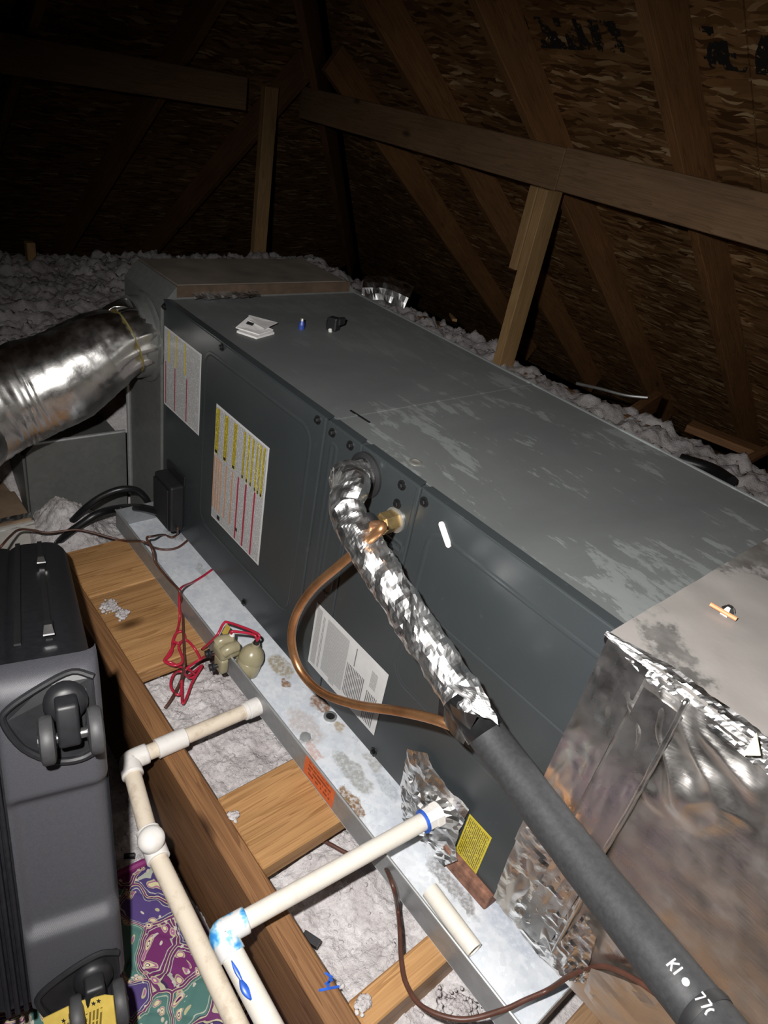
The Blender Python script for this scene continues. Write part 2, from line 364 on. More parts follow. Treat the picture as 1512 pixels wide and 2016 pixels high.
def paisley_mat():
    m, nt, b = newmat('purple_teal_paisley_quilting', (.2, .1, .3), .8, spec=.15)
    v = coords(nt)
    wob = N(nt, 'ShaderNodeTexNoise', {'Vector': v, 'Scale': 11.0, 'Detail': 2.0})
    wv = N(nt, 'ShaderNodeVectorMath', {0: wob.outputs['Color'], 1: (.10, .10, 0)}, operation='MULTIPLY').outputs[0]
    p = N(nt, 'ShaderNodeVectorMath', {0: v, 1: wv}, operation='ADD').outputs[0]
    p = N(nt, 'ShaderNodeMapping', {'Vector': p, 'Scale': (1, 1.3, .02)}).outputs[0]
    big = N(nt, 'ShaderNodeTexVoronoi', {'Vector': p, 'Scale': 13.0})
    sb = N(nt, 'ShaderNodeSeparateColor', {0: big.outputs['Color']})
    ground = ramp(nt, sb.outputs[0], [(0, (.085, .055, .185)), (.36, (.085, .19, .17)), (.60, (.075, .05, .17)), (.82, (.16, .03, .13)), (.92, (.30, .29, .22))], 'CONSTANT')
    ed = N(nt, 'ShaderNodeTexVoronoi', {'Vector': p, 'Scale': 13.0}, feature='DISTANCE_TO_EDGE').outputs[0]
    c = ground
    for lo_, hi_, col in ((0, .022, (.15, .04, .13)), (.022, .04, (.50, .47, .33)), (.04, .052, (.05, .03, .08)), (.085, .10, (.42, .45, .38))):
        k = mathn(nt, 'MULTIPLY', mathn(nt, 'GREATER_THAN', ed, lo_), mathn(nt, 'LESS_THAN', ed, hi_))
        c = mixc(nt, k, c, col)
    sm = N(nt, 'ShaderNodeTexVoronoi', {'Vector': p, 'Scale': 52.0})
    ss = N(nt, 'ShaderNodeSeparateColor', {0: sm.outputs['Color']})
    on = mathn(nt, 'GREATER_THAN', ss.outputs[1], .42)
    d = sm.outputs['Distance']
    ringc = ramp(nt, d, [(0, (.75, .72, .5)), (.12, (.10, .02, .12)), (.18, (.62, .58, .34)), (.30, (.36, .13, .28)), (.36, (.45, .42, .26))], 'CONSTANT')
    c = mixc(nt, mathn(nt, 'MULTIPLY', on, mathn(nt, 'LESS_THAN', d, .42)), c, ringc)
    t = N(nt, 'ShaderNodeTexVoronoi', {'Vector': p, 'Scale': 105.0})
    ts = N(nt, 'ShaderNodeSeparateColor', {0: t.outputs['Color']})
    dk = mathn(nt, 'MULTIPLY', mathn(nt, 'GREATER_THAN', ts.outputs[0], .80), mathn(nt, 'LESS_THAN', t.outputs['Distance'], .33))
    c = mixc(nt, dk, c, (.55, .50, .45))
    setc(nt, b, c); bump(nt, b, noise(nt, v, 400, 2), .3, .001)
    return m
MAT['paisley'] = paisley_mat()
def grommet_foil(): return MAT['foil']

# ------------------------------------------------------------------ mesh helpers
class MB:
    def __init__(s): s.v = []; s.f = []; s.m = []; s.uv = {}
    def add(s, vs, fs, mat=0, uvs=None):
        o = len(s.v); s.v += [Vector(x) for x in vs]
        for i, f in enumerate(fs):
            if uvs: s.uv[len(s.f)] = uvs[i]
            s.f.append([o+j for j in f]); s.m.append(mat)
        return s
    def box(s, lo, hi, mat=0):
        x0, y0, z0 = lo; x1, y1, z1 = hi
        return s.add([(x0, y0, z0), (x1, y0, z0), (x1, y1, z0), (x0, y1, z0), (x0, y0, z1), (x1, y0, z1), (x1, y1, z1), (x0, y1, z1)],
                     [(0, 3, 2, 1), (4, 5, 6, 7), (0, 1, 5, 4), (1, 2, 6, 5), (2, 3, 7, 6), (3, 0, 4, 7)], mat)
    def obox(s, c, ax, half, mat=0):
        c = Vector(c); A = [Vector(a).normalized()*h for a, h in zip(ax, half)]
        vs = [c+A[0]*i+A[1]*j+A[2]*k for k in (-1, 1) for j in (-1, 1) for i in (-1, 1)]
        return s.add(vs, [(0, 2, 3, 1), (4, 5, 7, 6), (0, 1, 5, 4), (1, 3, 7, 5), (3, 2, 6, 7), (2, 0, 4, 6)], mat)
    def prism(s, poly, ext, mat=0):
        poly = [Vector(p) for p in poly]; ext = Vector(ext); n = len(poly)
        vs = poly+[p+ext for p in poly]
        fs = [list(range(n))[::-1], list(range(n, 2*n))]+[(i, (i+1) % n, n+(i+1) % n, n+i) for i in range(n)]
        return s.add(vs, fs, mat)
    def tube(s, pts, r, seg=12, caps=True, mat=0, disp=None, flat=1.0):
        pts = [Vector(p) for p in pts]; n = len(pts)
        rs = r if isinstance(r, (list, tuple)) else [r]*n
        T = [(pts[min(i+1, n-1)]-pts[max(i-1, 0)]).normalized() for i in range(n)]
        up = Vector((0, 0, 1)) if abs(T[0].z) < .9 else Vector((1, 0, 0))
        u = T[0].cross(up).normalized(); rings = []
        for i in range(n):
            u = (u-T[i]*u.dot(T[i])).normalized(); vv = T[i].cross(u)
            ring = []
            for k in range(seg):
                a = 2*math.pi*k/seg; dr = u*math.cos(a)+vv*math.sin(a)*flat
                p = pts[i]+dr*rs[i]
                if disp: p = pts[i]+dr*(rs[i]+disp(p, i, a))
                ring.append(p)
            rings.append(ring)
        vs = [p for rg in rings for p in rg]; fs = []
        for i in range(n-1):
            for k in range(seg):
                a = i*seg+k; b = i*seg+(k+1) % seg
                fs.append((a, b, b+seg, a+seg))
        if caps:
            fs.append(list(range(seg))[::-1]); fs.append([(n-1)*seg+k for k in range(seg)])
        return s.add(vs, fs, mat)
    def lathe(s, base, axis, prof, seg=20, mat=0):
        base = Vector(base); ax = Vector(axis).normalized()
        up = Vector((0, 0, 1)) if abs(ax.z) < .9 else Vector((1, 0, 0))
        u = ax.cross(up).normalized(); vv = ax.cross(u)
        vs = []; fs = []
        for r, h in prof:
            for k in range(seg):
                a = 2*math.pi*k/seg; vs.append(base+ax*h+(u*math.cos(a)+vv*math.sin(a))*max(r, 1e-5))
        for i in range(len(prof)-1):
            for k in range(seg):
                a = i*seg+k; b = i*seg+(k+1) % seg; fs.append((a, b, b+seg, a+seg))
        fs.append(list(range(seg))[::-1]); fs.append([(len(prof)-1)*seg+k for k in range(seg)])
        return s.add(vs, fs, mat)
    def grid(s, fn, nu, nv, mat=0):
        vs = [fn(i/nu, j/nv) for j in range(nv+1) for i in range(nu+1)]
        fs = [(j*(nu+1)+i, j*(nu+1)+i+1, (j+1)*(nu+1)+i+1, (j+1)*(nu+1)+i) for j in range(nv) for i in range(nu)]
        return s.add(vs, fs, mat)
    def build(s, name, mats, parent=None, smooth=False, bevel=None, segs=2, local=False, keep=False):
        if not isinstance(mats, (list, tuple)): mats = [mats]
        me = bpy.data.meshes.new(name)
        o = bpy.data.objects.new(name, me); COL.objects.link(o)
        off = Vector((0, 0, 0))
        if parent is not None:
            o.parent = parent
            if not local: off = wloc(parent)
        elif not keep and not local:
            xs = [v.x for v in s.v]; ys = [v.y for v in s.v]; zs = [v.z for v in s.v]
            off = Vector(((min(xs)+max(xs))/2, (min(ys)+max(ys))/2, min(zs))); o.location = off
        me.from_pydata([tuple(v-off) for v in s.v], [], s.f)
        for mm in mats: me.materials.append(mm)
        me.polygons.foreach_set('material_index', s.m)
        if s.uv:
            ul = me.uv_layers.new(name='UVMap')
            for fi, uvs in s.uv.items():
                for li, uv in zip(me.polygons[fi].loop_indices, uvs): ul.data[li].uv = uv
        if bevel:
            bm = bmesh.new(); bm.from_mesh(me)
            bmesh.ops.recalc_face_normals(bm, faces=bm.faces)
            es = [e for e in bm.edges if len(e.link_faces) == 2 and e.calc_face_angle(0) > .5]
            bmesh.ops.bevel(bm, geom=es, offset=bevel, segments=segs, profile=.5, affect='EDGES', clamp_overlap=True)
            bm.to_mesh(me); bm.free()
        else:
            bm = bmesh.new(); bm.from_mesh(me); bmesh.ops.recalc_face_normals(bm, faces=bm.faces); bm.to_mesh(me); bm.free()
        if smooth:
            me.polygons.foreach_set('use_smooth', [True]*len(me.polygons))
            if smooth != 'all':
                try: me.set_sharp_from_angle(angle=.7)
                except Exception: pass
        me.update()
        return o
def wloc(o):
    p = Vector((0, 0, 0))
    while o is not None: p += o.location; o = o.parent
    return p
def tag(o, label=None, cat=None, group=None, kind=None):
    if label: o['label'] = label
    if cat: o['category'] = cat
    if group: o['group'] = group
    if kind: o['kind'] = kind
    return o
def thing(name, label, cat, loc, group=None):
    o = bpy.data.objects.new(name, None); COL.objects.link(o); o.location = Vector(loc); o.empty_display_size = .05
    return tag(o, label, cat, group)
def spline(pts, n=8):
    pts = [Vector(p) for p in pts]; P = [pts[0]*2-pts[1]]+pts+[pts[-1]*2-pts[-2]]; out = []
    for i in range(1, len(P)-2):
        for k in range(n):
            t = k/n; a, b, c, d = P[i-1], P[i], P[i+1], P[i+2]
            out.append(.5*((2*b)+(c-a)*t+(2*a-5*b+4*c-d)*t*t+(3*b-a-3*c+d)*t**3))
    out.append(pts[-1]); return out
def timber(name, p0, p1, wdt, hgt, upv, mat, label=None, cat='beam', group=None, parent=None):
    """a sawn board from p0 to p1; wdt across, hgt along upv; local X is the grain"""
    p0, p1 = Vector(p0), Vector(p1); L = (p1-p0).length; ex = (p1-p0).normalized(); upv = Vector(upv)
    ez = (upv-ex*upv.dot(ex)).normalized(); ey = ez.cross(ex)
    mb = MB().box((0, -wdt/2, -hgt/2), (L, wdt/2, hgt/2))
    o = mb.build(name, mat, None, bevel=.0025, segs=1, local=True)
    M = Matrix.Identity(4)
    for i in range(3): M[i][0] = ex[i]; M[i][1] = ey[i]; M[i][2] = ez[i]; M[i][3] = p0[i]
    o.matrix_world = M
    if label: tag(o, label, cat, group)
    return o
def fbm(x, y, z=0.0, o=4):
    return mn.fractal((x, y, z), 1.0, 2.0, o)
def ridge(x, y, z=0.0):
    return 1-abs(mn.noise((x, y, z)))*2

# ------------------------------------------------------------------ key sizes
H = .533; L1 = .5911; L2 = 1.1458; W = .514
RIM_Y = -.104; RIM_Z = .015
KS = .84
def sc(x, y, z): return CAM+(Vector((x, y, z))-CAM)*KS
RY0, RX0, RZ0, SL = 1.715, -1.967, .88, .74      # underside of rafters: right slope through y=RY0, back slope through x=RX0 at z=RZ0
def under_r(y): return RZ0-SL*(y-RY0)
def under_b(x): return RZ0+SL*(x-RX0)
NR = Vector((0, SL, 1)).normalized(); NB = Vector((-SL, 0, 1)).normalized()

# ================================================================== SETTING
fl = MB().box((-2.35, -2.2, -.36), (2.6, 2.2, -.34)).build('floor', MAT['gypsum']); tag(fl, kind='structure')

def hgt(x, y):
    def sm(a, b, t): t = max(0, min(1, (t-a)/(b-a))); return t*t*(3-2*t)
    h = -.115
    if y < -.27: h = -.115+(-.30+.115)*sm(-.268, -.275, y)
    far = max(sm(-.24, -.45, x), sm(.62, 1.1, y)*1.0)
    far *= 1-.9*sm(-.30, -.5, y)*sm(-.7, -.3, x)
    h = h+(.075-h)*far
    # heap in front of the grey duct
    d = ((x+.16)/.10)**2+((y+.185)/.07)**2
    heap = math.exp(-d); h += .10*heap+heap*(fbm(x*22, y*22, 5, 4)*.02+abs(mn.noise((x*60, y*60, 8)))*.012)
    d = ((x+.06)/.07)**2+((y+.16)/.05)**2
    h += .02*math.exp(-d)
    n = fbm(x*7, y*7, 3.1, 3)*.018+fbm(x*26, y*26, 1.7, 4)*.006+abs(mn.noise((x*85, y*85, 2)))*.011+mn.noise((x*170, y*170, 6))*.0045
    if far > .02: n += far*(abs(fbm(x*9, y*9, 8, 4))*.05+abs(mn.noise((x*28, y*28, 5)))*.022+abs(mn.noise((x*58, y*58, 9)))*.009)
    drop = max(sm(-1.98, -2.10, x+.05*mn.noise((y*3, 2, 1))), sm(1.76, 1.9, y+.06*mn.noise((x*3, 5, 1))-.12*sm(-.2, .8, x)))
    return h+n*(1-drop)-.38*drop
mb = MB()
def patch(x0, x1, y0, y1, st):
    nx = max(1, int((x1-x0)/st)); ny = max(1, int((y1-y0)/st))
    mb.grid(lambda u, v: Vector((x0+(x1-x0)*u, y0+(y1-y0)*v, hgt(x0+(x1-x0)*u, y0+(y1-y0)*v))), nx, ny)
patch(-.62, 1.42, -.80, -.02, .0042)
patch(-2.2, -.62, -.5, 1.98, .0095); patch(-2.2, -.62, -.7, -.5, .03); patch(-.62, 1.7, .62, 2.05, .0125)
patch(-.62, 2.4, -.02, .62, .04); patch(1.7, 2.4, .62, 2.05, .06)
patch(-2.2, 2.4, -1.4, -.80, .05); patch(-2.2, -.62, -.80, -.7, .05); patch(1.42, 2.4, -.80, -.02, .05)
# loose tufts
def tuft(mb, c, r):
    ph = random.random()*50
    vs = []; fs = []
    for j in range(1, 4):
        for k in range(6):
            a = 2*math.pi*(k+.5*(j % 2))/6; t = math.pi*j/4
            d = Vector((math.sin(t)*math.cos(a), math.sin(t)*math.sin(a), math.cos(t)*.75))
            vs.append(Vector(c)+d*r*(1+.7*mn.noise(d*1.6+Vector((ph, ph, 0)))))
    vs.append(Vector(c)+Vector((0, 0, .75*r))); vs.append(Vector(c)-Vector((0, 0, .75*r)))
    for j in range(2):
        for k in range(6):
            a = j*6+k; b_ = j*6+(k+1) % 6; fs.append((a, b_, b_+6, a+6))
    for k in range(6): fs.append((18, (k+1) % 6, k)); fs.append((19, 12+k, 12+(k+1) % 6))
    mb.add(vs, fs)
for i in range(1500):
    x = random.uniform(-.1, 1.3); y = random.uniform(-.44, -.06)
    tuft(mb, (x, y, hgt(x, y)-.001), random.uniform(.0018, .0045))
for i in range(900):
    x = random.uniform(-2.0, -.3); y = random.uniform(-.4, 2.0)
    tuft(mb, (x, y, hgt(x, y)-.003), random.uniform(.004, .012))
ins = mb.build('attic_insulation', MAT['insul'], smooth='all', keep=True)
tag(ins, 'fluffy off-white blown-in insulation covering the attic floor', 'insulation', kind='stuff')

# ---- roof deck: sheathing panels as parts of the ceiling
def clip(poly, f):
    out = []
    for i in range(len(poly)):
        a, b = poly[i], poly[(i+1) % len(poly)]; fa, fb = f(a), f(b)
        if fa >= 0: out.append(a)
        if (fa >= 0) != (fb >= 0): t = fa/(fa-fb); out.append((a[0]+(b[0]-a[0])*t, a[1]+(b[1]-a[1])*t))
    return out
CS = math.cos(math.atan(SL)); SN = math.sin(math.atan(SL))
def deck(name, origin, eu, ev, n, clipf, urange, vrange, lab):
    root = bpy.data.objects.new(name, None); COL.objects.link(root); root['kind'] = 'structure'
    M = Matrix.Identity(4)
    for i in range(3): M[i][0] = eu[i]; M[i][1] = ev[i]; M[i][2] = n[i]; M[i][3] = origin[i]
    root.matrix_world = M
    v = vrange[0]; row = 0; g = .0025
    while v < vrange[1]:
        u = urange[0]-(1.22 if row % 2 else 0)
        while u < urange[1]:
            poly = [(u+g, v+g), (u+2.44-g, v+g), (u+2.44-g, v+1.22-g), (u+g, v+1.22-g)]
            poly = clip(poly, clipf)
            if len(poly) >= 3:
                pmb = MB().prism([(a, b, 0) for a, b in poly], (0, 0, .012))
                pmb.build('osb_panel', MAT['osb'], root, local=True)
            u += 2.44
        v += 1.22; row += 1
    return root
RD = .14
# right slope: u = +x, v = up the slope
ev = Vector((0, -CS, SN)); eu = Vector((1, 0, 0))
org = Vector((0, RY0, RZ0))+NR*RD
dr = deck('ceiling_right', org, eu, ev, NR, lambda p: (p[0]-(-.252-(RY0-p[1]*CS))), (-4.6, 2.6), (-3.0, 3.2), '')
evb = Vector((CS, 0, SN)); eub = Vector((0, 1, 0))
orgb = Vector((RX0, 0, RZ0))+NB*RD
db = deck('ceiling_back', orgb, -eub, evb, NB, lambda p: (-.252-(RX0+p[1]*CS))-(-p[0]), (-3.8, 2.6), (-3.0, 3.2), '')
def stamp(pxs, rows):
    # stencilled ink on the right slope deck
    d0 = NR.dot(org)-.002
    def hit(px, py):
        d = ray(px, py); return CAM+d*((d0-NR.dot(CAM))/NR.dot(d))
    mbs = MB().add([hit(*p) for p in pxs], [(0, 1, 2, 3)])
    o = mbs.build('stencil_print', MAT['stamp'], None, keep=True)
    Mi = dr.matrix_world.inverted()
    for vtx in o.data.vertices: vtx.co = Mi @ vtx.co
    o.parent = dr
stamp([(1338, 48), (1520, 60), (1520, 150), (1352, 128)], 3)
stamp([(1005, 30), (1215, 42), (1232, 105), (1030, 92)], 2)

# ---- rafters
RW = .038
up_r = NR; up_b = NB
rl = {.09: 'reddish right-slope rafter with bold dark grain, nearest the upper right corner',
      -.526: 'right-slope rafter meeting the purlin just above the strut with the cleat',
      -1.127: 'right-slope rafter left of the one above the strut, top centre',
      -1.75: 'right-slope rafter closest to the dark hip corner',
}
for x, lab in rl.items():
    xc = x+RW/2
    ytop = -.35 if x > -.6 else (-.252-x+.1)
    ytop = max(ytop, -.4) if x > -.6 else max(RY0-(x+1.967)+.06, -.2)
    ybot = 3.75
    p0 = Vector((xc, ybot, under_r(ybot)))+NR*RD/2; p1 = Vector((xc, ytop, under_r(ytop)))+NR*RD/2
    timber('rafter', p0, p1, RW, RD-.001, NR, MAT['rafter'], lab, 'rafter', 'rafters of the right roof slope')
bl = {.946: 'back-slope rafter slanting down behind the left purlin toward the corner post',
      .33: 'back-slope rafter at the upper left corner of the frame',
      1.56: 'back-slope rafter in the dark beside the hip'}
for y, lab in bl.items():
    yc = y+RW/2; xb = -4.0
    xt = min(-.252-y-.06, -.2)
    p0 = Vector((xb, yc, under_b(xb)))+NB*RD/2; p1 = Vector((xt, yc, under_b(xt)))+NB*RD/2
    timber('rafter', p0, p1, RW, RD-.001, NB, MAT['rafter'], lab, 'rafter', 'rafters of the back roof slope')
def hip(y, dz): x = -.252-y; return Vector((x, y, under_r(y)+dz))
timber('hip_rafter', hip(3.7, .055), hip(.5, .055), .038, .18, (0, 0, 1), MAT['rafter'], 'dark diagonal hip rafter where the two roof slopes meet', 'rafter')

# ---- purlins, struts, post
px_l = on_y(596, 200, 1.64).x
timber('purlin', (px_l, 1.644, .842), (-.315, 1.644, .842), .038, .14, (0, 0, 1), MAT['purlin'], 'long level purlin under the right rafters, running from the strut into the dark corner', 'beam')
timber('purlin', (-.31, 1.640, .846), (2.0, 1.640, .846), .038, .14, (0, 0, 1), MAT['purlin'], 'purlin running from the strut out of the right edge of the frame', 'beam')
yl = on_x(482, 190, -1.896).y
timber('purlin', (-1.896, -1.2, .842), (-1.896, yl, .842), .038, .132, (0, 0, 1), MAT['purlin'], 'dim purlin along the back slope at upper left, knot at its end', 'beam')
sb = sc(-.68, 2.139, -.1)
zt = .770
strut = timber('strut', (-.355, 1.66, .02), (-.355, 1.66, zt), .095, .042, (1, 0, 0), MAT['strut'], 'upright wooden strut holding the right purlin, behind the air handler', 'post')
timber('cleat', (-.398, 1.652, .47), (-.398, 1.652, zt), .085, .040, (1, 0, 0), MAT['strut'], 'short board nailed to the top of the right strut', 'board')
p = sc(-2.62, 1.83, -.1)
timber('corner_post', (p.x, p.y, .03), (p.x, p.y, .885), .075, .042, (1, 0, 0), MAT['strut'], 'pale upright post standing in the dark back corner beyond the plenum', 'post')
q = on_x(60, 495, -1.9)
timber('stub_post', (-1.9, q.y, .05), (-1.9, q.y, q.z+.04), .035, .04, (1, 0, 0), MAT['strut'], 'short wooden stub sticking out of the insulation at far left', 'post')
# ceiling joists and scraps beyond the unit
a = on_z(1030, 752, .045); b_ = on_z(1225, 838, .045)
timber('ceiling_joist', a, b_+(b_-a)*.3, .04, .09, (0, 0, 1), MAT['joist'], 'dark joist edge half buried in insulation right of the strut', 'beam')
a = on_z(1228, 832, .04); b_ = on_z(1290, 790, .04)
timber('ceiling_joist', a, b_, .04, .09, (0, 0, 1), MAT['joist'], 'short cross joist behind the unit below the middle rafter', 'beam')
a = on_z(1355, 838, .065); b_ = on_z(1500, 895, .065)
timber('ceiling_joist', a, b_, .08, .03, (0, 0, 1), MAT['joist'], 'brown board lying on insulation at the right edge behind the unit', 'board')
a = on_z(800, 628, .045); b_ = on_z(960, 700, .045)
timber('ceiling_joist', a, b_, .05, .09, (0, 0, 1), MAT['joist'], 'dark joist edge beyond the unit left of the strut', 'beam')
a = on_z(1455, 915, .09); b_ = on_z(1512, 885, .09)
timber('wood_scrap', a, b_, .03, .02, (0, 0, 1), MAT['joist'], 'small dark wood scrap on insulation at the right edge', 'wood scrap')
a = on_z(884, 620, .13)
wc = MB().prism([a, on_z(899, 634, .13), on_z(890, 632, .13)], (0, 0, .012)).build('wood_chip', MAT['strut'])
tag(wc, 'small bright wedge of wood on the insulation left of the strut', 'wood chip')
pts = spline([on_z(1135, 755, .12), on_z(1180, 765, .11), on_z(1230, 778, .105), on_z(1275, 783, .12)], 6)
tag(MB().tube(pts, .006, 8).build('thin_cable', MAT['galv'], smooth=True), 'thin pale cable strung over insulation behind the unit', 'cable')
def crump(sc_, amp): return lambda p, i, a: amp*(ridge(p.x*sc_, p.y*sc_, p.z*sc_)-.6)
a = on_z(720, 582, .10); b_ = on_z(800, 600, .10)
pts = spline([a, (a+b_)/2+Vector((0, 0, .02)), b_], 8)
tag(MB().tube(pts, .09, 20, disp=crump(22, .012)).build('flex_duct', MAT['foil_wrap'], smooth=False), 'glinting foil flex duct lying in the dark behind the unit', 'duct')
pts = spline([on_z(1338, 905, .12), on_z(1400, 925, .13), on_z(1440, 950, .14)], 6)
tag(MB().tube(pts, .022, 10).build('black_pipe', MAT['cable'], smooth=True), 'black pipe end lying on insulation along the far edge of the unit', 'pipe')

# ================================================================== JOIST, BLOCKS
JY = -.27
timber('floor_joist', (-.02, JY, -.035-.14), (1.62, JY, -.035-.14), .039, .28, (0, 0, 1), MAT['joist'], 'long weathered joist on edge in front of the drain pan', 'beam')
jy = -.2495; ry = RIM_Y+.30
def block(x0, x1, lab, z=-.0365, y1=None):
    return timber('support_board', ((x0+x1)/2, jy, z-.019), ((x0+x1)/2, y1 or ry, z-.019), x1-x0, .036, (0, 0, 1), MAT['block'], lab, 'board', 'boards under the drain pan')
block(.012, .186, 'orange-tan board under the far end of the pan, beside the suitcase')
block(.188, .437, 'pale wide board under the pan with the red wire looped over it')
block(.757, .901, 'board with strong pine grain under the orange sticker')
timber('cross_joist', (1.138, jy, -.036-.07), (1.138, .5, -.036-.07), .042, .14, (0, 0, 1), MAT['block'], 'joist on edge under the near end of the pan, bottom of frame', 'beam')
tb = timber('plank', (1.42, -.35, -.075), (1.42, .55, -.075), .22, .036, (0, 0, 1), MAT['purlin'], 'brown plank below the near end of the pan under the foil plenum', 'board')
# blue marks on joist
o = MB()
for (p1, p2) in (((640, 1938), (655, 1928)), ((645, 1945), (650, 1925)), ((628, 1950), (668, 1942)), ((655, 1925), (640, 1915))):
    a = on_z(*p1, -.0345); b_ = on_z(*p2, -.0345); d = (b_-a).normalized(); o.obox((a+b_)/2, (d, Vector((0, 0, 1)).cross(d), (0, 0, 1)), ((b_-a).length/2, .0016, .0003))
tag(o.build('ink_mark', MAT['blue']), 'blue ink scribble on the near end of the joist top', 'ink mark')
def tuft_thing(px, py, z, n, s, lab):
    mb = MB(); c = on_z(px, py, z)
    for i in range(n): tuft(mb, c+Vector((random.gauss(0, s), random.gauss(0, s), random.uniform(.0, .004)+.002)), random.uniform(.0018, .0048))
    tag(mb.build('insulation_tuft', MAT['insul'], smooth='all'), lab, 'insulation', 'stray insulation tufts')
tuft_thing(216, 1196, -.0365, 150, .008, 'white insulation tuft on the orange-tan far board')
tuft_thing(240, 1212, -.0365, 90, .006, 'thin smear of insulation on the board seam beside the joist')
tuft_thing(458, 1608, -.0365, 40, .003, 'tiny insulation tuft on the strong-grained board by the joist')
tuft_thing(715, 1978, -.036, 80, .004, 'insulation tuft on the cross joist near the bottom edge')
tuft_thing(900, 1990, -.09, 220, .012, 'insulation clump below the pan at the bottom edge')
o = MB().obox(on_z(612, 1850, -.085), (Vector((.8, .3, .1)), Vector((-.3, .8, .2)), Vector((0, 0, 1))), (.014, .006, .004)).build('plastic_scrap', MAT['black_plastic'], bevel=.001)
tag(o, 'small black plastic scrap on insulation right of the joist', 'plastic scrap')

# ================================================================== DRAIN PAN
PX0, PX1, PY1 = -.035, 1.292, W+.10
pan = thing('drain_pan', 'shallow galvanised drain pan with rust stains under the air handler', 'drain pan', ((PX0+PX1)/2, .2, PAN_Z))
MB().box((PX0, RIM_Y, PAN_Z-.0012), (PX1, PY1, PAN_Z)).build('pan_bottom', MAT['pan'], pan)
t = .0016
for lo_, hi_ in (((PX0, RIM_Y, PAN_Z), (PX1, RIM_Y+t, RIM_Z)), ((PX0, PY1-t, PAN_Z), (PX1, PY1, RIM_Z)), ((PX0, RIM_Y, PAN_Z), (PX0+t, PY1, RIM_Z)), ((PX1-t, RIM_Y, PAN_Z), (PX1, PY1, RIM_Z))):
    MB().box(lo_, hi_).build('rim', MAT['rim'], pan)
# rolled hem on the front rim
MB().tube([(PX0, RIM_Y+.0005, RIM_Z), (PX1, RIM_Y+.0005, RIM_Z)], .0022, 8).build('hem', MAT['galv'], pan, smooth=True)
# raised drain collar and bolt head
c = on_z(650, 1412, PAN_Z)
MB().lathe(c, (0, 0, 1), [(.013, 0), (.013, .003), (.009, .004), (.009, .001), (0, .001)], 18).build('drain_hole', [MAT['galv']], pan, smooth=True)
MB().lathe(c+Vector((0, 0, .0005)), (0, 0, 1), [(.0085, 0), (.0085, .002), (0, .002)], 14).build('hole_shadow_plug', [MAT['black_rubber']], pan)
c = on_z(601, 1452, PAN_Z)
MB().lathe(c, (0, 0, 1), [(.011, 0), (.010, .004), (.004, .005), (0, .005)], 8).build('rivet', MAT['galv'], pan, smooth=True)
# orange sticker on the outer rim
def flat_label(name, parent, origin, u, v, n, rects, mats, th=.0004):
    """rects: (u0,v0,u1,v1,matindex,layer); flat print; u is the reading direction used for the text uv"""
    mb = MB(); origin, u, v, n = Vector(origin), Vector(u), Vector(v), Vector(n)
    for (a, b_, c_, d_, mi, ly) in rects:
        off = n*(th*(ly+1)); P = [origin+u*a+v*b_+off, origin+u*c_+v*b_+off, origin+u*c_+v*d_+off, origin+u*a+v*d_+off]
        mb.add(P, [(0, 1, 2, 3)], mi, [[(a, b_), (c_, b_), (c_, d_), (a, d_)]])
    # backing so the label has thickness
    r = rects[0]; P = [origin+u*r[0]+v*r[1], origin+u*r[2]+v*r[1], origin+u*r[2]+v*r[3], origin+u*r[0]+v*r[3]]
    Q = [p+n*th for p in P]
    mb.add(P+Q, [(0, 1, 5, 4), (1, 2, 6, 5), (2, 3, 7, 6), (3, 0, 4, 7)], r[4])
    return mb.build(name, mats, parent)
a = on_y(598, 1480, RIM_Y); b_ = on_y(658, 1585, RIM_Y)
x0 = on_y(600, 1500, RIM_Y).x; x1 = on_y(656, 1580, RIM_Y).x
lab = flat_label('warning_sticker', pan, (x0, RIM_Y, PAN_Z+.003), (1, 0, 0), (0, 0, 1), (0, -1, 0), [(0, 0, x1-x0, .044, 0, 0), (.01, .005, x1-x0-.01, .040, 1, 1)], [MAT['sticker_orange'], MAT['text_o']])
lab['label'] = 'orange sticker with dark print'

# support block under the unit
a, b_, c_, d_ = on_z(880, 1700, -.001), on_z(978, 1802, -.001), on_z(962, 1815, -.001), on_z(872, 1718, -.001)
sbk = MB().prism([(1.034, -.004, PAN_Z), (1.052, -.010, PAN_Z), (1.142, -.008, PAN_Z), (1.144, .06, PAN_Z), (1.034, .06, PAN_Z)], (0, 0, .0335)).build('support_block', MAT['rust_block'], bevel=.003)
tag(sbk, 'rusty brown block in the pan propping up the near end of the unit', 'block')

# ================================================================== AIR HANDLER
ah = thing('air_handler', 'long slate-grey horizontal air handler cabinet with dusty top', 'air handler', (L2/2, W/2, 0))
MB().box((.0, .014, 0.0), (L2, W, H-.0015)).build('cabinet', MAT['unit'], ah, bevel=.004)
MB().box((.03, .03, PAN_Z), (.12, .48, -.0)).build('support_rail', MAT['rust_block'], ah)
MB().box((1.01, .40, PAN_Z), (1.13, .49, -.0)).build('support_rail', MAT['rust_block'], ah)
MB().box((.002, .016, H-.0015), (L1+.004, W-.002, H)).build('top_panel', MAT['unit_top'], ah)
MB().box((L1+.0065, .016, H-.0015), (L2, W-.002, H+.0004)).build('top_panel', MAT['unit_top'], ah)
MB().box((L1+.003, .02, H), (L1+.008, W-.004, H+.0016)).build('seam_strip', MAT['unit_top'], ah)
MB().tube([(.0, W-.006, H), (L2, W-.006, H)], .0035, 8).build('back_lip', MAT['unit_top'], ah)

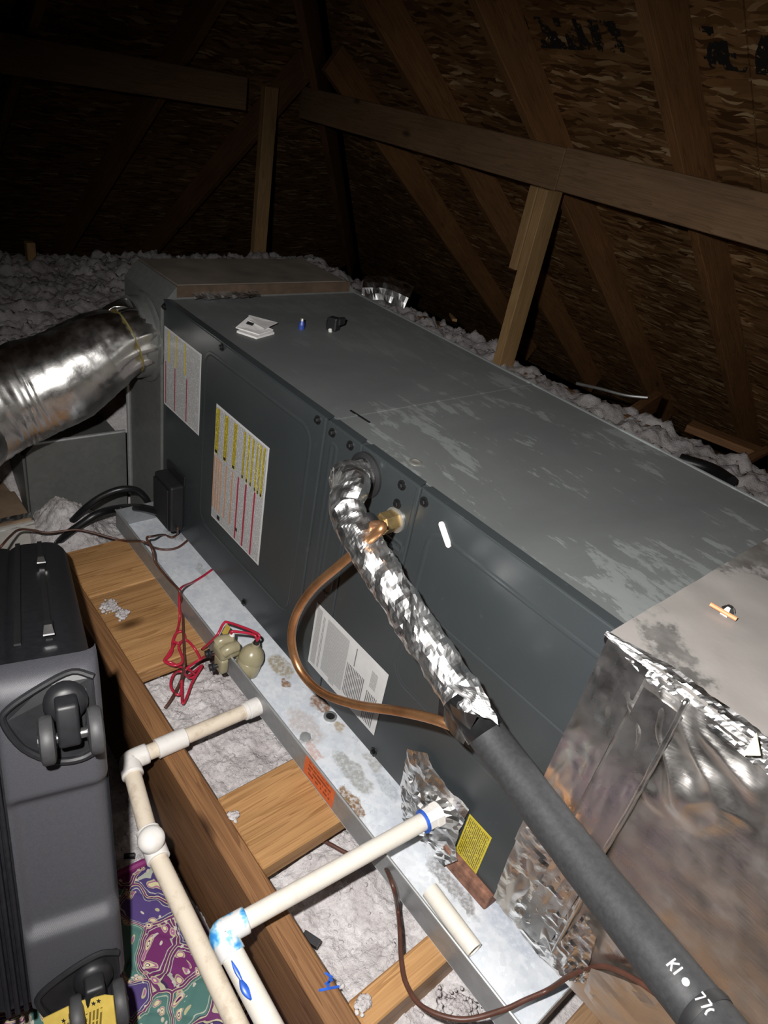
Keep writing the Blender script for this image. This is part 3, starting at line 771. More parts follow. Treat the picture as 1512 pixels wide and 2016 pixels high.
def emboss(mb, x0, z0, x1, z1, r, open_sides='', wdt=.0045, h=.0016):
    pts = []
    for cx, cz, a0 in ((x1-r, z1-r, 0), (x0+r, z1-r, 90), (x0+r, z0+r, 180), (x1-r, z0+r, 270)):
        for k in range(7):
            a = math.radians(a0+15*k); pts.append((cx+r*math.cos(a), cz+r*math.sin(a)))
    n = len(pts); vs = []; fs = []
    cx, cz = (x0+x1)/2, (z0+z1)/2
    for i in range(n):
        a, b_, c_ = pts[i-1], pts[i], pts[(i+1) % n]
        t = Vector((c_[0]-a[0], c_[1]-a[1])).normalized(); nn = Vector((t.y, -t.x))
        vs += [(b_[0]+nn.x*wdt, 0, b_[1]+nn.y*wdt), (b_[0], -h, b_[1]), (b_[0]-nn.x*wdt, 0, b_[1]-nn.y*wdt)]
    for i in range(n):
        j = (i+1) % n
        fs += [(i*3, j*3, j*3+1, i*3+1), (i*3+1, j*3+1, j*3+2, i*3+2)]
    mb.add(vs, fs)
def door(name, x0, x1, lipx0, lipx1, embs, z0=.001, z1=H-.0005):
    mb = MB().box((x0, 0, z0), (x1, .013, z1))
    d = mb.build(name, MAT['unit'], ah, bevel=.002)
    e = MB()
    for q in embs: emboss(e, *q)
    if embs: e.build('embossed_ridge', MAT['unit'], d, smooth='all')
    lip = MB().prism([(lipx0, 0, H), (lipx1, 0, H), (lipx1-.006, .0165, H), (lipx0+.004, .0165, H)], (0, 0, .0016))
    lip.build('folded_lip', MAT['unit'], d)
    return d
d1 = door('blower_door', .0, L1-.002, .0, L1+.004, [(.190, .10, .556, .497, .03)])
d2 = door('filler_panel', L1+.003, .682, L1+.008, .680, [(.612, .205, .625, .50, .006), (.636, .225, .672, .485, .02)])
d3 = door('refrigerant_line_panel', .684, .8155, .686, .815, [], .36)
d4 = door('coil_door', .6845, L2, .818, L2, [(.850, .20, L2+.03, .487, .03)], .001, .358)
# coil door upper right part beside the line panel
MB().box((.8175, 0, .359), (L2, .013, H-.0005)).build('coil_door_corner', MAT['unit'], ah, bevel=.002)
e = MB(); emboss(e, .690, .415, .806, .428, .004); e.build('plate_edge', MAT['unit'], d3)
e = MB(); e.box((.806, -.001, .41), (.8085, 0, H-.005)); e.build('plate_edge', MAT['unit'], d3)

def screw(x, z, parent, s=.0062, m='black_steel'):
    mb = MB().lathe((x, 0, z), (0, -1, 0), [(s*1.25, 0), (s*1.25, .0012), (s*.8, .0016)], 14)
    mb.lathe((x, 0, z), (0, -1, 0), [(s*.78, .0012), (s*.78, .005), (s*.6, .0058), (0, .0058)], 6)
    return mb.build('screw', MAT[m], parent)
for x, z, pr in ((.252, .524, d1), (.569, .521, d1), (.006, .52, d1), (.61, .518, d2), (.657, .519, d2), (.699, .518, d3), (.78, .517, d3), (.779, .485, d3), (.780, .437, d3), (.783, .411, d3), (.828, .517, d4), (1.139, .516, d4), (.849, .012, d4), (.03, .012, d1), (.4, .012, d1)):
    screw(x, z, pr)
# labels
lw, lh = .168, .180
r = [(0, 0, lh, lw, 0, 0), (.004, .004, lh-.004, lw-.004, 1, 1)]
mats = [MAT['label_white'], MAT['text_w'], MAT['yellow'], MAT['red'], MAT['orange'], MAT['text_y'], MAT['ink'], MAT['text_table'], MAT['text_bold']]
U, Vv, Nn = Vector((0, 0, 1)), Vector((1, 0, 0)), Vector((0, -1, 0))   # lettering runs up the label
for f in (.13, .33, .57): r.append((lh*.60, lw*f, lh*.985, lw*(f+.035), 2, 2))
for f in (.04, .31, .64): r.append((lh*.03, lw*f, lh*.58, lw*(f+.022), 3, 2))
o = flat_label('warning_label', d1, (.006, -.0002, .300), U, Vv, Nn, r, mats); o['label'] = 'white instruction label with yellow and red stripes'
lw, lh = .198, .266
r = [(0, 0, lh, lw, 0, 0), (.004, .004, lh-.004, lw-.004, 1, 1)]
for f, wd, e in ((.01, .075, 0), (.19, .07, 0), (.37, .065, 0), (.565, .035, .01), (.645, .035, .01), (.72, .035, .01), (.805, .03, .02), (.86, .03, .02), (.915, .035, .02)):
    r.append((lh*(.60-e), lw*f, lh*.975, lw*(f+wd), 5, 2)); 
    r.append((lh*(.605-e), lw*(f+wd*.2), lh*(.63-e), lw*(f+wd*.8), 6, 3))
r.append((lh*.575, lw*.80, lh*.975, lw*.95, 2, 2)) if False else None
for f in (.01, .06, .11, .16, .26, .385): r.append((lh*.10, lw*f, lh*.575, lw*(f+.02), 4, 2))
for f, e in ((.50, .02), (.65, .02), (.815, .02)): r.append((lh*e, lw*f, lh*.575, lw*(f+.03), 3, 2))
r.append((lh*.03, lw*.02, lh*.075, lw*.10, 7, 2)); r.append((lh*.03, lw*.13, lh*.07, lw*.19, 6, 2)); r.append((lh*.10, lw*.52, lh*.13, lw*.56, 6, 3))
r = [x for x in r if x]
o = flat_label('warning_label', d1, (.243, -.0002, .139), U, Vv, Nn, r, mats); o['label'] = 'large white label with yellow, orange and dark red stripes'
lw, lh = .203, .147
r = [(0, 0, lh, lw, 0, 0), (.008, .006, lh-.006, lw*.10, 7, 1), (.01, lw*.13, lh*.9, lw*.15, 8, 1), (lh*.10, lw*.19, lh*.93, lw*.50, 7, 1), (lh*.05, lw*.32, lh*.30, lw*.40, 7, 2),
     (lh*.12, lw*.52, lh*.62, lw*.76, 8, 1), (lh*.65, lw*.60, lh*.93, lw*.62, 8, 1), (lh*.05, lw*.80, lh*.52, lw*.95, 8, 1), (lh*.6, lw*.82, lh*.85, lw*.90, 7, 1)]
rm = list(mats); rm[0] = MAT['label_white']
o = flat_label('rating_plate', d4, (.638, -.0006, .046), U, Vv, Nn, r, rm); o['label'] = 'silver-white rating plate of small print'
# the plate overlaps filler and door: tie to door; yellow notice
r = [(0, 0, .094, .046, 2, 0), (.004, .003, .090, .043, 5, 1)]
o = flat_label('notice_label', d4, (1.059, -.0002, .004), U, Vv, Nn, r, mats); o['label'] = 'small yellow notice label'
# white pill sticker
p0, p1 = on_y(871, 1033, 0), on_y(884, 1071, 0); d = (p1-p0).normalized(); nrm = Vector((d.z, 0, -d.x)); mb = MB(); poly = []
for cc, sgn in ((p1, 1), (p0, -1)):
    for k in range(9):
        a = -math.pi/2+math.pi*k/8; poly.append(cc+(d*math.cos(a)+nrm*math.sin(a))*sgn*.0048)
mb.prism([v+Vector((0, -.0002, 0)) for v in poly], (0, -.0024, 0)); o = mb.build('pill_sticker', MAT['white_paper'], ah); o['label'] = 'white round-ended sticker'
# suction line grommet ring on the panel
g = Vector((.703, 0, .492))
MB().lathe(g, (0, -1, 0), [(.036, 0), (.036, .004), (.030, .007), (.026, .005), (.026, .002), (0, .002)], 28).build('grommet', MAT['black_rubber'], d3, smooth=True)
# junction box
jb = MB(); jx0, jx1, jz0, jz1 = .030, .118, .022, .146
jb.box((jx0, -.036, jz0), (jx1, 0, jz1)); jbo = jb.build('junction_box', MAT['black_plastic'], ah, bevel=.006)
jbo['label'] = 'black plastic wiring box'
MB().box((jx0+.006, -.041, jz0+.008), (jx1-.006, -.036, jz1-.010)).build('box_cover', MAT['black_plastic'], jbo, bevel=.003)
MB().box((jx0-.004, -.004, jz1-.002), (jx1+.002, 0, jz1+.022)).build('mounting_flange', MAT['black_plastic'], jbo, bevel=.002)
# knockout disc on top, slot, sticky smear
c = on_z(818, 911, H)
MB().lathe(c, (0, 0, 1), [(.0105, 0), (.0105, .0012), (.007, .002), (.006, .0012), (0, .0012)], 20).build('knockout_plug', MAT['zinc'], ah, smooth=True)
a, b_ = on_z(690, 808, H+.001), on_z(728, 832, H+.001)
d = (b_-a).normalized(); MB().obox((a+b_)/2, (d, Vector((0, 0, 1)).cross(d), (0, 0, 1)), ((b_-a).length/2, .0016, .0009)).build('slot', MAT['black_steel'], ah)

# loose things on the top
paper = thing('folded_paper', 'folded white instruction paper lying on top of the air handler', 'paper', on_z(505, 645, H))
PZ = H+.0006
def pq(*pp): return [on_z(x, y, z) for x, y, z in pp]
mb = MB(); mb.prism(pq((466, 655, PZ), (505, 668, PZ), (540, 658, PZ), (500, 632, PZ)), (0, 0, .004)); mb.build('paper_stack', MAT['white_paper'], paper)
mb = MB(); A = pq((464, 646, PZ+.005), (510, 660, PZ+.005), (538, 651, PZ+.005), (488, 626, PZ+.013))
mb.prism(A, (0, 0, .002)); mb.build('paper_sheet', MAT['white_paper'], paper)
mb = MB(); A = pq((487, 630, PZ+.012), (520, 648, PZ+.012), (547, 636, PZ+.008), (490, 621, PZ+.014)); mb.prism(A, (0, 0, .0012)); mb.build('paper_sheet', MAT['white_paper'], paper)
mb = MB(); A = pq((484, 637, PZ+.0150), (496, 641, PZ+.0128), (500, 637, PZ+.0145), (488, 633, PZ+.0165)); mb.prism(A, (0, 0, .0008)); mb.build('printed_mark', MAT['ink'], paper)
c = on_z(593, 648, H)
wn = thing('wire_nut', 'tiny blue wire nut standing on the unit top', 'wire nut', c)
MB().lathe(c, (0, 0, 1), [(.0065, 0), (.0065, .010), (.0045, .018), (0, .018)], 10).build('nut_body', MAT['blue_nut'], wn)
MB().lathe(c+Vector((0, 0, .018)), (0, 0, 1), [(.0043, 0), (.0035, .005), (0, .005)], 10).build('nut_tip', MAT['zinc'], wn)
c = on_z(655, 650, H)
pl = thing('cable_clamp', 'small black plastic plug with white tip on the unit top', 'clamp', c)
mb = MB(); mb.obox(c+Vector((0, 0, .014)), ((1, .4, .1), (-.4, 1, 0), (0, 0, 1)), (.012, .010, .014)); mb.obox(c+Vector((.006, .012, .020)), ((1, .2, .3), (-.4, 1, 0), (0, 0, 1)), (.008, .012, .008)); mb.build('plug_body', MAT['black_plastic'], pl, bevel=.003)
MB().tube(spline([c+Vector((-.014, -.006, .003)), c+Vector((-.018, -.004, .014)), c+Vector((-.008, 0, .022))], 5), .002, 6).build('wire', MAT['cable'], pl)
MB().lathe(c+Vector((.008, -.012, 0)), (0, -.3, 1), [(.004, 0), (.004, .006), (0, .008)], 8).build('white_tip', MAT['white_paper'], pl)

# ================================================================== SUCTION LINE (foil + black foam)
sl = thing('suction_line', 'insulated suction pipe, foil-wrapped elbow then black foam sleeve', 'pipe', (.703, -.03, .38))
fp = [Vector((.703, .002, .492)), Vector((.698, -.034, .493)), on_y(694, 958, -.062), on_y(684, 990, -.076), on_y(695, 1032, -.084), on_y(724, 1082, -.087), on_y(770, 1155, -.086), on_y(835, 1258, -.084), on_y(893, 1342, -.084), on_y(935, 1402, -.086)]
fpts = spline(fp, 14)
def foild(p, i, a):
    return .0050*(ridge(p.x*26, p.y*26, p.z*26)-.5)+.0024*(ridge(p.x*66+5, p.y*66, p.z*66)-.5)
rad = [.020+.004*math.sin(min(1, i/len(fpts)*5)*math.pi/2) for i in range(len(fpts))]
MB().tube(fpts, rad, 34, disp=foild).build('foil_wrap', MAT['foil_wrap'], sl, smooth=False)
# foil tail flare at the lower end
e0 = on_y(925, 1388, -.108); mbf = MB()
tail = [on_y(880, 1345, -.112), on_y(955, 1352, -.10), on_y(985, 1425, -.098), on_y(940, 1400, -.115)]
def tfn(u, v):
    p = (tail[0]*(1-u)+tail[1]*u)*(1-v)+(tail[3]*(1-u)+tail[2]*u)*v
    return p+Vector((0, -.004*ridge(p.x*60, p.z*60, 0), .002*mn.noise(p*80)))
mbf.grid(tfn, 14, 14); mbf.build('foil_tail', MAT['foil_wrap'], sl, smooth=False)
fo = [on_y(905, 1362, -.085), at_d(960, 1448, .815), at_d(1052, 1572, .755), at_d(1150, 1702, .692), at_d(1240, 1815, .638), at_d(1330, 1928, .59), at_d(1388, 1999, .565), at_d(1480, 2115, .52)]
fsp = spline(fo, 12)
foam = MB().tube(fsp, .0235, 32, disp=lambda p, i, a: .0006*mn.noise(p*45)).build('foam_sleeve', MAT['foam'], sl, smooth='all')
# foam joint ring with tape near the bottom edge
cI = [i for i, p in enumerate(fsp)]; jp = at_d(1388, 1999, .565)
jt = (at_d(1480, 2115, .52)-at_d(1330, 1928, .59)).normalized()
MB().tube([jp-jt*.004, jp+jt*.002, jp+jt*.006], [.0242, .0250, .0242], 32).build('sleeve_joint', MAT['black_rubber'], foam, smooth=True)
# black tape at foil end, with hanging strap end
tp = on_y(915, 1380, -.087); td = (fo[1]-fo[0]).normalized()
MB().tube([tp-td*.008, tp+td*.02, tp+td*.045], .0252, 28, disp=lambda p, i, a: .0007*mn.noise(p*120)).build('vinyl_tape_band', MAT['vinyl_tape'], sl, smooth='all')
st = [on_y(868, 1345, -.075), on_y(872, 1400, -.082), on_y(905, 1462, -.09), on_y(925, 1440, -.105), on_y(905, 1375, -.112)]
mb = MB(); mb.prism([on_y(866, 1345, -.086), on_y(862, 1412, -.086), on_y(872, 1415, -.086), on_y(876, 1345, -.086)], (0, .0008, 0)); mb.build('tape_tail', MAT['vinyl_tape'], sl)
mb = MB()
def tape2(u, v):
    A, B, C_, D_ = on_y(886, 1385, -.113), on_y(940, 1408, -.118), on_y(912, 1466, -.104), on_y(872, 1418, -.100)
    p = (A*(1-u)+B*u)*(1-v)+(D_*(1-u)+C_*u)*v
    return p+Vector((0, -.003*math.sin(u*3.1), 0))+Vector((0, .0015*mn.noise(p*70), 0))
mb.grid(tape2, 10, 10); mb.build('tape_flap', MAT['vinyl_tape'], sl, smooth='all')
# white print on the foam: KI . 77(
def strokes(txt):
    S = {'K': [((0, 0), (0, 1)), ((.6, 1), (.05, .45)), ((.15, .5), (.65, 0))], 'I': [((0, 0), (0, 1))], '7': [((0, 1), (.6, 1)), ((.6, 1), (.2, 0))], '(': [((.35, 1), (.05, .75)), ((.05, .75), (0, .4)), ((0, .4), (.2, 0))]}
    return S[txt]
prm = MB()
def pipe_hit(px, py, r=.0241):
    d = ray(px, py).normalized(); best = None
    for i in range(len(fsp)-1):
        a, b_ = fsp[i], fsp[i+1]; ax = (b_-a).normalized()
        wv = CAM-a; dp = d-ax*d.dot(ax); wp = wv-ax*wv.dot(ax)
        A = dp.dot(dp); B = 2*dp.dot(wp); C_ = wp.dot(wp)-r*r; D_ = B*B-4*A*C_
        if D_ < 0: continue
        t_ = (-B-math.sqrt(D_))/(2*A); p = CAM+d*t_; s_ = (p-a).dot(ax)
        if -.002 <= s_ <= (b_-a).length+.002 and (best is None or t_ < best[0]): best = (t_, p)
    return best[1] if best else None
def letter(ch, ox, oy, ux, uy, s):   # pixel-space baseline: u along pipe
    for (a, b_) in strokes(ch):
        P = []
        for (x, y) in (a, b_): P.append((ox+ux[0]*x*s+uy[0]*y*s, oy+ux[1]*x*s+uy[1]*y*s))
        K = [pipe_hit(P[0][0]+(P[1][0]-P[0][0])*k/5, P[0][1]+(P[1][1]-P[0][1])*k/5) for k in range(6)]
        K = [k for k in K if k]
        if len(K) > 1: prm.tube(K, .0009, 6)
ux = (.62, .78); uy = (.80, -.60)
letter('K', 1312, 1901, ux, uy, 22); letter('I', 1326, 1918, ux, uy, 22)
for k in range(12):
    for rr_ in (0,):
        pass
cpt = pipe_hit(1350, 1933)
if cpt:
    prm.lathe(cpt-(CAM-cpt).normalized()*.001, (CAM-cpt).normalized(), [(.0032, 0), (.0032, .0012), (.0022, .0018), (0, .0018)], 10)
letter('7', 1366, 1965, ux, uy, 20); letter('7', 1378, 1980, ux, uy, 20); letter('(', 1386, 1995, ux, uy, 20)
o = prm.build('white_lettering', MAT['label_white'], foam); o['label'] = 'white printed characters KI 77'

# ================================================================== LIQUID LINE (copper)
ll = thing('liquid_line', 'bare copper tube looping from the brass fitting down behind the black sleeve', 'pipe', (.777, -.02, .30))
nb = Vector((.782, 0, .459)); ny = Vector((0, -1, 0))
MB().lathe(nb, ny, [(.0195, 0), (.0195, .003), (.017, .004)], 24).build('white_collar', MAT['zinc'], ll, smooth=True)
MB().lathe(nb+ny*.003, ny, [(.0165, 0), (.0165, .024), (.014, .027)], 6).build('brass_nut', MAT['brass'], ll)
MB().lathe(nb+ny*.029, ny, [(.0125, 0), (.0125, .010), (.010, .012)], 20).build('brass_nut', MAT['brass'], ll, smooth=True)
cp = [nb+ny*.030, nb+ny*.055+Vector((-.004, 0, .002)), on_y(752, 1036, -.083), on_y(728, 1062, -.092), on_y(672, 1110, -.10), on_y(615, 1160, -.105), on_y(583, 1210, -.108), on_y(574, 1262, -.108), on_y(590, 1318, -.106), on_y(632, 1362, -.102), on_y(700, 1387, -.098), on_y(790, 1401, -.092), on_y(870, 1421, -.088), on_y(928, 1452, -.070), on_y(990, 1512, -.055), on_y(1060, 1595, -.050), on_y(1140, 1700, -.046)]
MB().tube(spline(cp, 9), .0069, 16).build('copper_tube', MAT['copper'], ll, smooth='all')
MB().tube(spline([nb+ny*.040+Vector((-.002, 0, 0)), nb+ny*.062+Vector((-.008, 0, .006)), on_y(728, 1025, -.075)], 6), .0115, 14).build('elbow_insulation', MAT['black_rubber'], ll, smooth='all')

# ================================================================== CONDENSATE LINES
R0 = .0134; RF = .0172
def cyl(mb, a, b_, r, seg=22, ch=.001):
    a, b_ = Vector(a), Vector(b_); L = (b_-a).length
    mb.lathe(a, b_-a, [(r-ch, 0), (r, ch), (r, L-ch), (r-ch, L)], seg); return mb
def pipe(parent, a, b_, m, r=R0, name='pipe'): return cyl(MB(), a, b_, r).build(name, MAT[m], parent, smooth=True)
p1 = thing('condensate_pipe', 'yellowed PVC drain line from the pan with white couplings and capped tee', 'pipe', (.65, -.25, -.02))
z1 = -.018
A0 = on_z(520, 1384, z1); A0.y = RIM_Y
A1 = on_z(236+18, 1498, z1)
dirA = (A1-A0).normalized()
E1 = A1
pipe(p1, A0+dirA*.005, E1-dirA*.02, 'pvc_old')
cp_ = lambda px, py: A0+dirA*((on_z(px, py, z1)-A0).dot(dirA))
cyl(MB(), A0-dirA*.002, A0+dirA*.022, RF).build('coupling', MAT['pvc_fit'], p1, smooth=True)
cyl(MB(), A0+dirA*.022, A0+dirA*.030, RF-.0008).build('coupling', MAT['pvc_fit'], p1, smooth=True)
ca, cb = cp_(365, 1450), cp_(308, 1474)
cyl(MB(), ca, cb, RF).build('coupling', MAT['pvc_fit'], p1, smooth=True)
T1 = on_z(298, 1662, z1-.004); G1 = on_z(480, 2045, z1-.012)
dirB = (T1-E1).normalized(); dirC = (G1-T1).normalized()
el = MB(); el.tube(spline([E1-dirA*.030, E1-dirA*.010, E1+(dirB-dirA)*.002, E1+dirB*.010, E1+dirB*.030], 6), RF, 22)
el.build('elbow', MAT['pvc_fit'], p1, smooth='all')
pipe(p1, E1+dirB*.02, T1, 'pvc_old'); pipe(p1, T1, G1, 'pvc_old')
cyl(MB(), T1-dirB*.024, T1+dirC*.028, RF).build('tee', MAT['pvc_fit'], p1, smooth=True)
capd = ((CAM-T1).normalized()*.75+Vector((0, 0, .6))).normalized()
cyl(MB(), T1, T1+capd*.022, RF-.001).build('tee_branch', MAT['pvc_fit'], p1, smooth=True)
MB().lathe(T1+capd*.020, capd, [(RF+.002, 0), (RF+.0025, .006), (RF+.0015, .013), (RF*.8, .018), (RF*.4, .0205), (0, .021)], 26).build('cap', MAT['pvc_fit'], p1, smooth=True)

p2 = thing('condensate_pipe', 'whiter PVC drain line from the unit crossing over the joist to a blue-stained elbow', 'pipe', (.98, -.2, .03))
z2 = .036
B0 = Vector((.995, 0, .045)); B0 = on_y(868, 1598, -.010)
B1 = on_z(436, 1838, .030); dA = (B1-B0).normalized()
pipe(p2, B0, B1-dA*.02, 'pvc_new')
MB().lathe(B0-dA*.004, dA, [(.0195, 0), (.0195, .020), (.0175, .022), (.0172, .034), (.016, .036)], 8).build('adapter', MAT['pvc_fit'], p2)
MB().lathe(B0+dA*.031, dA, [(.0178, 0), (.0182, .002), (.0178, .004), (.0135, .004)], 24).build('primer_ring', MAT['blue'], p2, smooth=True)
G2 = on_z(548, 2050, .0); dB = (G2-B1).normalized()
el = MB(); el.tube(spline([B1-dA*.034, B1-dA*.012, B1+(dB-dA)*.001, B1+dB*.012, B1+dB*.03], 7), RF, 24); el.build('elbow', MAT['primer'], p2, smooth='all')
pipe(p2, B1+dB*.012, G2, 'pvc_new', .0150, 'pipe')
# blue drip on the second pipe
s0, s1 = B1+dB*.035, B1+dB*.085
side = (CAM-s0).normalized(); side = (side-dB*side.dot(dB)).normalized()
lft = dB.cross(side)
drip = MB()
for (wd_, a0, a1, sh) in ((.0035, 0, .6, 0), (.0060, .45, 1.0, .001)):
    K = []
    for k in range(9):
        t_ = a0+(a1-a0)*k/8; K.append(s0+(s1-s0)*t_+side*.0143+lft*(.004+sh))
    drip.tube(K, [wd_*math.sin(math.pi*(k+.6)/9.2) for k in range(9)], 8, flat=.35)
drip.build('blue_drip', MAT['blue'], p2, smooth='all')

# foil tape around the unit drain outlet
ft = thing('drain_foil_tape', 'crumpled silver foil tape wrapped round the drain outlet on the unit', 'foil tape', (.99, -.005, .03))
poly = [(812, 1468), (845, 1482), (868, 1530), (905, 1562), (928, 1590), (905, 1640), (902, 1690), (868, 1690), (832, 1640), (790, 1545)]
def polysheet(name, poly, y, parent, mat, amp=.004, n=26, fr=45, thick=None):
    P = [on_y(a, b_, y) for a, b_ in poly]
    xs = [p.x for p in P]; zs = [p.z for p in P]; x0, x1, z0, z1 = min(xs), max(xs), min(zs), max(zs)
    me = bmesh.new(); vs = [me.verts.new((p.x, 0, p.z)) for p in P]; f = me.faces.new(vs)
    for axis in (0, 2):
        lo_, hi_ = (x0, x1) if axis == 0 else (z0, z1)
        for k in range(1, n):
            c = lo_+(hi_-lo_)*k/n; co = (c, 0, 0) if axis == 0 else (0, 0, c); no = (1, 0, 0) if axis == 0 else (0, 0, 1)
            bmesh.ops.bisect_plane(me, geom=me.verts[:]+me.edges[:]+me.faces[:], plane_co=co, plane_no=no)
    mb = MB(); me.verts.ensure_lookup_table(); me.verts.index_update()
    vv = []
    for v in me.verts:
        x, z = v.co.x, v.co.z
        vv.append(Vector((x, y-amp*(.3+abs(ridge(x*fr, z*fr, y*9)))*(.5+.5*mn.noise((x*15, z*15, 4))), z)))
    mb.add(vv, [[q.index for q in f.verts] for f in me.faces]); me.free()
    return mb.build(name, mat, parent, smooth=False)
polysheet('tape_sheet', poly, -.003, ft, MAT['foil'], .012, 22, 32)
polysheet('tape_sheet', [(793, 1545), (835, 1560), (862, 1600), (840, 1640), (905, 1690), (880, 1700), (845, 1668), (800, 1600)], -.016, ft, MAT['foil_wrap'], .012, 22, 70)
mb = MB(); tb_ = B0+dA*.002
mb.tube([tb_-dA*.014, tb_-dA*.004, tb_+dA*.004], [.034, .027, .021], 26, disp=crump(60, .006)); mb.build('tape_collar', MAT['foil_wrap'], ft, smooth=False)

# loose PVC offcut in the pan (hollow)
a, b_ = on_z(846, 1752, PAN_Z+R0), on_z(934, 1872, PAN_Z+R0); d = b_-a; L = d.length
mb = MB().lathe(a, d, [(.0105, 0), (R0, 0), (R0, L), (.0105, L), (.0105, 0)], 24)
o = mb.build('pvc_offcut', MAT['pvc_new'], smooth=True)
bm = bmesh.new(); bm.from_mesh(o.data); bmesh.ops.delete(bm, geom=[f for f in bm.faces if len(f.verts) > 4], context='FACES_ONLY'); bm.to_mesh(o.data); bm.free()
tag(o, 'short loose white PVC pipe piece lying in the drain pan', 'pipe')

# ================================================================== FLOAT SWITCH AND WIRES
fs_c = Vector((on_y(462, 1300, RIM_Y).x, RIM_Y, 0))
fsw = thing('float_switch', 'beige plastic float switch clipped over the pan rim', 'switch', fs_c+Vector((0, 0, -.02)))
FU = Vector((0, .25, 1)).normalized()
dome_b = on_z(488, 1322, PAN_Z+.002); dome_b.y = RIM_Y+.030
MB().lathe(dome_b, FU, [(.021, 0), (.024, .004), (.024, .030), (.0225, .032), (.025, .034), (.025, .042), (.0215, .052), (.016, .060), (.0085, .065), (.008, .072), (0, .072)], 26).build('float_housing', MAT['beige'], fsw, smooth=True)
for k in range(3):
    a = 2.6+k*.9; q = dome_b+Vector((math.cos(a)*.0235, math.sin(a)*.0235, .016)); MB().box((q.x-.002, q.y-.002, q.z-.014), (q.x+.002, q.y+.002, q.z+.014)).build('rib', MAT['beige'], fsw, bevel=.001)
br = MB(); cx = dome_b.x-.026
br.obox((cx, RIM_Y-.001, .024), ((1, 0, 0), (0, 1, 0), (0, 0, 1)), (.019, .022, .014)); br.build('clip_bridge', MAT['beige'], fsw, bevel=.008, segs=4, smooth=True)
MB().tube(spline([(cx-.012, RIM_Y-.016, .034), (cx-.010, RIM_Y-.006, .040), (cx-.006, RIM_Y+.014, .037)], 6), .011, 16).build('bridge_bead', MAT['beige'], fsw, smooth='all')
MB().tube(spline([(cx+.012, RIM_Y-.016, .030), (cx+.014, RIM_Y-.004, .037), (cx+.012, RIM_Y+.014, .034)], 6), .011, 16).build('bridge_bead', MAT['beige'], fsw, smooth='all')
MB().obox((cx+.004, RIM_Y-.013, -.004), ((1, 0, 0), (0, 1, 0), (0, 0, 1)), (.016, .009, .018)).build('clip_jaw', MAT['beige'], fsw, bevel=.006, segs=3, smooth=True)
for zx, zz in ((-.012, .014), (.006, -.006)):
    q = Vector((cx+zx, RIM_Y-.021, zz))
    MB().lathe(q, (-.25, -1, -.1), [(.004, 0), (.004, .006), (.009, .007), (.0095, .010), (.007, .012), (.0075, .017), (0, .018)], 12).build('thumbscrew', MAT['black_plastic'], fsw, smooth=True)
MB().obox(Vector((cx-.017, RIM_Y-.029, .012)), ((1, 0, .5), (0, 1, 0), (-.5, 0, 1)), (.010, .003, .003)).build('thumbscrew_wing', MAT['black_plastic'], fsw)
boot = dome_b+FU*.070
MB().lathe(boot, FU, [(.0065, 0), (.0055, .008), (0, .009)], 12).build('wire_boot', MAT['black_rubber'], fsw, smooth=True)
boot2 = Vector((cx-.006, RIM_Y+.012, .040))
MB().lathe(boot2, (-.1, .1, 1), [(.006, 0), (.005, .012), (.003, .014)], 10).build('wire_boot', MAT['pvc_fit'], fsw, smooth=True)
WR = .0027
lw_ = MB().tube(spline([boot+FU*.006, boot+FU*.02+Vector((-.004, 0, .003)), on_y(452, 1226, RIM_Y+.03), on_y(440, 1228, RIM_Y+.02), on_y(428, 1250, RIM_Y), on_y(410, 1268, RIM_Y-.01), on_y(398, 1278, RIM_Y-.014)], 7), WR, 8).build('lead_wire', MAT['red_wire'], fsw, smooth='all')
MB().tube(spline([boot+FU*.004+Vector((.002, 0, 0)), boot+FU*.016+Vector((-.014, 0, -.004)), boot2+Vector((.002, 0, .02)), boot2+Vector((0, 0, .010))], 7), WR, 8).build('lead_wire', MAT['red_wire'], fsw, smooth='all')
a = on_y(447, 1228, RIM_Y+.03)
MB().prism([a, on_y(454, 1236, RIM_Y+.028), on_y(446, 1252, RIM_Y+.022), on_y(437, 1246, RIM_Y+.022)], (0, -.0008, 0)).build('wire_flag', MAT['tag_yellow'], fsw)

zb = -.0335; zi = -.088
red = [on_z(421, 1119, PAN_Z+.002), on_z(400, 1134, PAN_Z+.003), on_z(380, 1146, PAN_Z+.010), on_y(356, 1158, RIM_Y), on_y(353, 1180, RIM_Y-.006), on_z(354, 1215, zb), on_z(350, 1238, zb), on_z(345, 1252, zb), on_z(342, 1262, zb+.002), on_z(352, 1266, zb+.003), on_z(364, 1258, zb+.004), on_z(360, 1244, zb+.004), on_z(348, 1246, zb+.003), on_z(340, 1262, zb+.002), on_z(338, 1285, zb+.002), on_z(326, 1300, zb+.001), on_z(338, 1305, zb), on_z(352, 1312, zb-.01), on_z(372, 1318, -.06), on_z(384, 1330, zi), on_z(372, 1334, zi), on_z(356, 1322, -.06), on_z(342, 1328, zi), on_z(336, 1350, zi), on_z(346, 1366, zi), on_z(356, 1364, zi), on_z(358, 1330, zi+.01), on_z(358, 1358, zi), on_z(359, 1384, zi), on_z(366, 1376, zi), on_z(380, 1340, zi), on_z(398, 1310, zi+.004), on_z(372, 1330, zi+.012), on_z(364, 1320, -.05), on_z(394, 1298, -.045), on_y(410, 1290, RIM_Y-.02), on_y(424, 1286, RIM_Y-.02)]
tag(MB().tube(spline(red, 7), WR, 8).build('red_wire', MAT['red_wire'], smooth='all'), 'tangled red low-voltage wire looped beside the float switch', 'wire')
